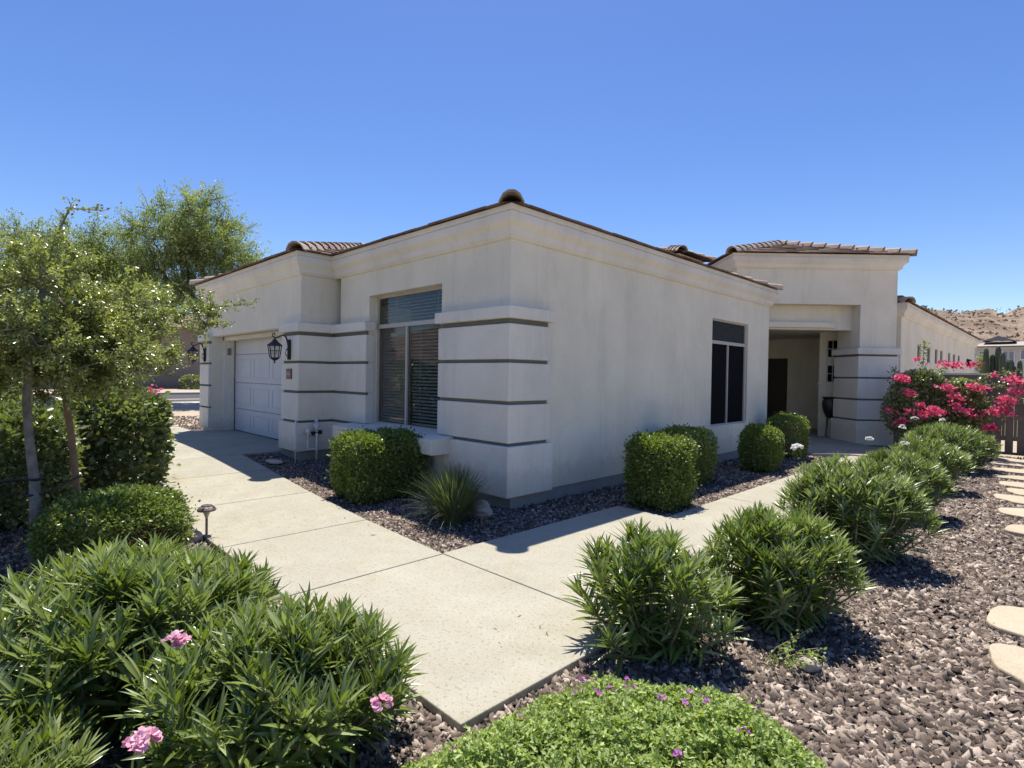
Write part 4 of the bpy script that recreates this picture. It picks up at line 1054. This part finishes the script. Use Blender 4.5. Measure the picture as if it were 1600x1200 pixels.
tree('mesquite_tree', 'large feathery mesquite tree with dark limbs behind the garage', [(-25.2, -.9, .2), (-24.7, -.4, 1.5), (-23.9, .5, 2.8), (-23.0, 1.4, 4.0), (-22.4, 2.0, 5.2)], .24,
     [(-22.4, 2.2, 7.0, 2.5, 2.5, 2.0), (-20.9, 3.6, 6.0, 1.6, 1.6, 1.4), (-25.3, -.8, 6.3, 2.6, 2.4, 1.8), (-22.0, 2.5, 8.6, 1.2, 1.2, 1.0), (-23.8, .6, 5.3, 2.2, 2.2, 1.1), (-21.6, 2.8, 4.8, 1.8, 1.8, .9), (-27.5, -3, 6.3, 1.8, 1.8, 1.5)],
     430, 13, 24, .13, NEEDLE, BARKD, MES, 52, .85, width=1.1, gravity=.12)

# bougainvilleas ------------------------------------------------------
def flower_patch(ob, c, r, n, seed_off, mat=MAG, size=.035, name='blossom'):
    c = np.array(c, float); P = c + RNG.normal(size=(n, 3)) * np.array(r) * .5
    leaves(name, P, rdir(n) + np.array([0, 0, .4]), rdir(n), size * RNG.uniform(.7, 1.3, n), OVAL, mat, ob, None, 1.7)
h1 = clipped(-4.10, -3.44, .95, .58, 1.30, 15000, 'dark leafy bougainvillea hedge with a few red flowers beside the driveway', 61, HEDGE, .075, 'bougainvillea_hedge', 3.2, group='hedge along the driveway')
for c, r, k in [((-3.72, -3.32, 1.24), (.13, .10, .09), 90), ((-3.98, -2.98, 1.26), (.15, .12, .10), 130), ((-3.85, -2.92, 1.12), (.07, .07, .12), 60), ((-3.95, -3.30, 1.28), (.22, .14, .06), 90)]: flower_patch(h1, c, r, k, 0, size=.05)
clipped(-3.05, -4.55, .70, .62, 1.18, 12000, 'dark leafy hedge behind the young tree trunk', 62, HEDGE, .07, 'bougainvillea_hedge', 3.0, group='hedge along the driveway')
clipped(-3.0, -5.85, .75, .7, 1.15, 10000, 'dark leafy hedge at the left edge of the picture', 63, HEDGE, .07, 'bougainvillea_hedge', 3.0, group='hedge along the driveway')
clipped(-6.2, -4.9, 1.0, .8, 1.3, 9000, 'dark hedge farther along the driveway behind the flowering one', 64, HEDGE, .075, 'bougainvillea_hedge', 3.0, group='hedge along the driveway')

clipped(-11.6, -6.0, 1.3, 1.0, 1.9, 6000, 'unseen hedge nearest the street, added to darken the front window reflection', 66, HEDGE, .09, 'bougainvillea_hedge', 3.0, group='hedge along the driveway')  # added out of view so the left pane reflects dark leaves
clipped(-8.6, -5.0, 1.2, .9, 1.7, 7000, 'unseen hedge towards the street, added for the dark reflection in the front window', 65, HEDGE, .085, 'bougainvillea_hedge', 3.0, group='hedge along the driveway')  # likewise added off frame, to darken what the front window mirrors
def bougainvillea():
    global RNG
    RNG = np.random.default_rng(71)
    ob = empty('bougainvillea', (2.9, 11.0, GB), 'big bougainvillea covered in magenta flowers against the garden wall', 'bush')
    blobs = [(2.22, 11.0, .98, .46, .40, .66), (2.85, 11.3, 1.0, .55, .40, .65), (3.4, 11.3, .95, .40, .35, .5), (2.5, 11.2, 1.62, .50, .3, .34), (3.2, 11.2, 1.45, .5, .3, .3)]
    P = []
    for b in blobs:
        k = 4800; d = rdir(k) * (RNG.random((k, 1)) ** .4); P.append(np.array(b[:3]) + d * np.array(b[3:]))
    ca = []
    canes = [[(2.5, 11.2, 1.3), (2.55, 11.2, 1.9), (2.55, 11.2, 2.35), (2.57, 11.2, 2.62)], [(2.0, 11.1, 1.3), (1.98, 11.1, 1.75), (2.02, 11.1, 1.98)], [(3.2, 11.3, 1.3), (3.6, 11.2, 1.55), (4.0, 11.1, 1.62), (4.4, 11.0, 1.6)], [(3.2, 11.3, 1.2), (3.7, 11.1, 1.32), (4.3, 11.0, 1.35), (4.6, 11, 1.36)], [(3.3, 11.3, 1.0), (3.7, 11.1, 1.0), (4.05, 11.0, .98)], [(2.8, 11.3, 1.5), (2.85, 11.3, 1.9), (3.0, 11.3, 2.05)], [(3.3, 11.3, 1.4), (3.7, 11.2, 1.8), (4.2, 11.1, 1.9)]]
    tw = MB()
    for c in canes:
        tw.tube(c, .007, 5); c = [np.array(q) for q in c]
        for a, b in zip(c[:-1], c[1:]):
            s = RNG.random((60, 1)); P.append(a + (b - a) * s + RNG.normal(size=(60, 3)) * .05)
    for k in range(30):
        q = np.concatenate(P)[RNG.integers(9000)]; tw.tube([(2.8 + RNG.normal() * .1, 11.3, GB), ((2.8 + q[0]) / 2, 11.25, q[2] * .5), q], [.02, .012, .004], 5, False)
    tw.build('stems', TWIG, ob)
    P = np.concatenate(P); n = len(P)
    leaves('foliage', P, rdir(n) + np.array([0, -.2, .3]), nrm(RNG.normal(size=(n, 3)) * .6 + np.array([0, 0, 1.])), RNG.uniform(.035, .07, n), OVAL, HEDGE, ob, np.clip(RNG.normal(.72, .25, n), 0, 1), 1.3)
    spots = [(a, 10.52 if a < 3.4 else 10.85, b, c) for a, b, c in [(2.22, 1.76, .13), (2.30, 1.68, .10), (2.56, 2.17, .05), (3.05, 2.06, .14), (3.22, 2.02, .11), (3.48, 2.05, .11), (2.41, 1.42, .10), (3.05, 1.55, .12), (3.15, 1.50, .10), (3.5, 1.57, .13), (3.68, 1.53, .10), (3.28, 1.34, .13), (3.25, 1.18, .10), (3.35, 1.05, .11), (2.83, 1.05, .14), (2.95, .97, .12), (2.70, .93, .13), (2.60, 1.15, .07),
             (2.23, .72, .13), (2.32, .76, .09), (2.03, .99, .09), (2.40, .98, .08), (3.55, .95, .12), (3.42, 1.02, .09), (3.87, 1.04, .15), (3.98, 1.08, .12), (4.05, 1.15, .10), (4.13, .99, .09), (3.78, .74, .10), (3.86, .68, .08), (4.02, 1.32, .14), (4.14, 1.28, .11), (4.12, 1.75, .12), (4.25, 1.70, .13), (4.22, 1.50, .13), (4.32, 1.46, .10), (3.85, 1.83, .07), (3.66, .62, .06), (2.45, 1.36, .07)]]
    for x, y, z, r in spots: flower_patch(ob, (x, y, z), (r * 1.2, r, r * .62), int(420 * r), 0, size=.055)
bougainvillea()

# far things on the right ---------------------------------------------
RNG = np.random.default_rng(81)
def cactus(x, y, h, r, arms, label):
    o = empty('columnar_cactus', (x, y, 0), label, 'cactus', 'columnar cacti beyond the garden wall')
    def col(x, y, z0, z1, r):
        n = 24; vs = []; prof = [(1, 0), (1.02, .3), (1, .6), (.95, .85), (.8, .95), (.45, .99), (.05, 1.0)]; fs = []
        for k, f in prof:
            for i in range(n):
                a = 2 * math.pi * i / n; rr = r * k * (1 + (.14 if i % 3 == 0 else -.06)); vs.append((x + rr * math.cos(a), y + rr * math.sin(a), z0 + (z1 - z0) * f))
        for j in range(len(prof) - 1):
            for i in range(n): fs.append((j * n + i, j * n + (i + 1) % n, (j + 1) * n + (i + 1) % n, (j + 1) * n + i))
        m = MB(); m.add(vs, fs); return m
    col(x, y, -.1, h, r).build('stem', CACT, o)
    for dx, z0, z1 in arms:
        m = col(x + dx, y, z0, z1, r * .8); m.tube([(x, y, z0 - .05), (x + dx * .7, y, z0 - .08), (x + dx, y, z0 + .1)], r * .7, 10); m.build('arm', CACT, o)
for a in [(2.16, 31, 3.40, .11, [], 'tall columnar cactus nearest the end of the house wing'), (2.60, 31.2, 3.5, .12, [(-.22, 1.5, 3.1)], 'columnar cactus with a shorter arm at its left'),
          (2.80, 30.6, 3.15, .12, [], 'columnar cactus in front of the grey far house'), (3.04, 31, 2.85, .17, [], 'stout columnar cactus, second from the right'),
          (3.40, 31, 2.78, .10, [(-.20, 1.6, 2.5)], 'short columnar cactus with a lower arm, rightmost')]: cactus(*a)
fh = empty('distant_house', (1, 74, 0), 'grey two storey house with a low dark gable at the foot of the hill', 'house')
b = MB(); b.box(-3.4, 14, 72, 84, -1, 5.60); b.build('wall', GREYHOUSE, fh)
b = MB(); b.add([(-4.0, 71.4, 5.55), (14.5, 71.4, 5.55), (14.5, 84.6, 5.55), (-4.0, 84.6, 5.55), (-1, 78, 6.35), (11, 78, 6.35)], [(0, 1, 5, 4), (1, 2, 5), (2, 3, 4, 5), (3, 0, 4), (3, 2, 1, 0)])
ro = b.build('roof', simple('far_roof', (.36, .33, .30), .9), fh)
b = MB(); b.add([(-1.5, 74.0, 6.28), (1.2, 74.0, 6.22), (-.15, 74.0, 6.80), (-1.5, 78, 6.28), (1.2, 78, 6.22), (-.15, 80, 6.80)], [(0, 1, 2), (1, 4, 5, 2), (0, 2, 5, 3)]); b.build('gable', GREYROOF, ro)
b = MB(); b.box(-4.0, 14.5, 71.36, 71.4, 5.47, 5.57); b.build('fascia', DARKROOF, ro)
for x0, x1, z0, z1 in [(.35, .72, 4.0, 5.0), (.85, 1.2, 4.0, 5.0), (1.75, 2.5, 4.2, 5.1), (-1.5, -.9, 4.0, 5.0)]:
    f = MB(); f.box(x0 - .08, x1 + .08, 71.9, 71.98, z0 - .08, z1 + .08); w_ = f.build('window', TRIM, fh); g = MB(); g.box(x0, x1, 71.86, 71.898, z0, z1); g.build('pane', BLUEWIN, w_)
f = MB(); f.box(-.6, 1.0, 71.9, 71.98, -.5, 3.2); f.build('door', GREYROOF, fh)
tree('palo_verde', 'yellow green palo verde tree at the right edge beyond the wall', [(6.2, 44, 0), (6.1, 44, 1.2), (6.0, 44, 2.4)], .16, [(5.6, 44, 4.2, 2.0, 2, 1.7), (5.0, 44, 5.2, 1.2, 1.2, 1.0), (7.5, 44, 4.4, 2, 2, 1.5)], 90, 9, 16, .22, NEEDLE, TWIG, PALO, 82, .9, gravity=.1)
tree('desert_bush_tree', 'small green tree beside the end of the house wing', [(1.9, 34, 0), (1.95, 34, .8), (2.0, 34, 1.5)], .08, [(2.0, 34, 2.3, .55, .55, .9)], 30, 8, 14, .10, SMALL, TWIG, MES, 83, .35)
tree('roof_top_tree', 'pale treetop showing just above the wing roof', [(-6.0, 42, 0), (-6.0, 42, 3), (-6.0, 42, 5.2)], .16, [(-5.6, 42, 6.3, 2.2, 1.8, 1.6)], 60, 8, 14, .22, NEEDLE, TWIG, PALO, 84, .8)

# across the street, at the left
nh = empty('neighbour_house', (-52, 10, .2), 'tan stucco house across the street seen below the left tree', 'house')
b = MB(); b.box(-62, -47, -14, 22, 0, 5.2); b.build('wall', TAN, nh)
b = MB(); b.add([(-63, -15, 5.2), (-46.4, -15, 5.2), (-46.4, 23, 5.2), (-63, 23, 5.2), (-54.7, -7, 7.2), (-54.7, 15, 7.2)], [(0, 1, 4), (1, 2, 5, 4), (2, 3, 5), (3, 0, 4, 5), (3, 2, 1, 0)]); b.build('roof', simple('brown_tile_roof', (.17, .125, .095), .9, .2, 6), nh)
for y0 in (-6, 0, 14):
    f = MB(); f.box(-46.99, -46.9, y0, y0 + 1.8, 1.1, 2.5); w_ = f.build('window', TRIM, nh); g = MB(); g.box(-46.9, -46.88, y0 + .1, y0 + 1.7, 1.2, 2.4); g.build('pane', SCREEN, w_)
clipped(-44.5, 8.2, .9, .9, 1.1, 1500, 'small round shrub before the tan house across the street', 91, HEDGE, .14, 'street_shrub', 2.2, group='shrubs across the street')
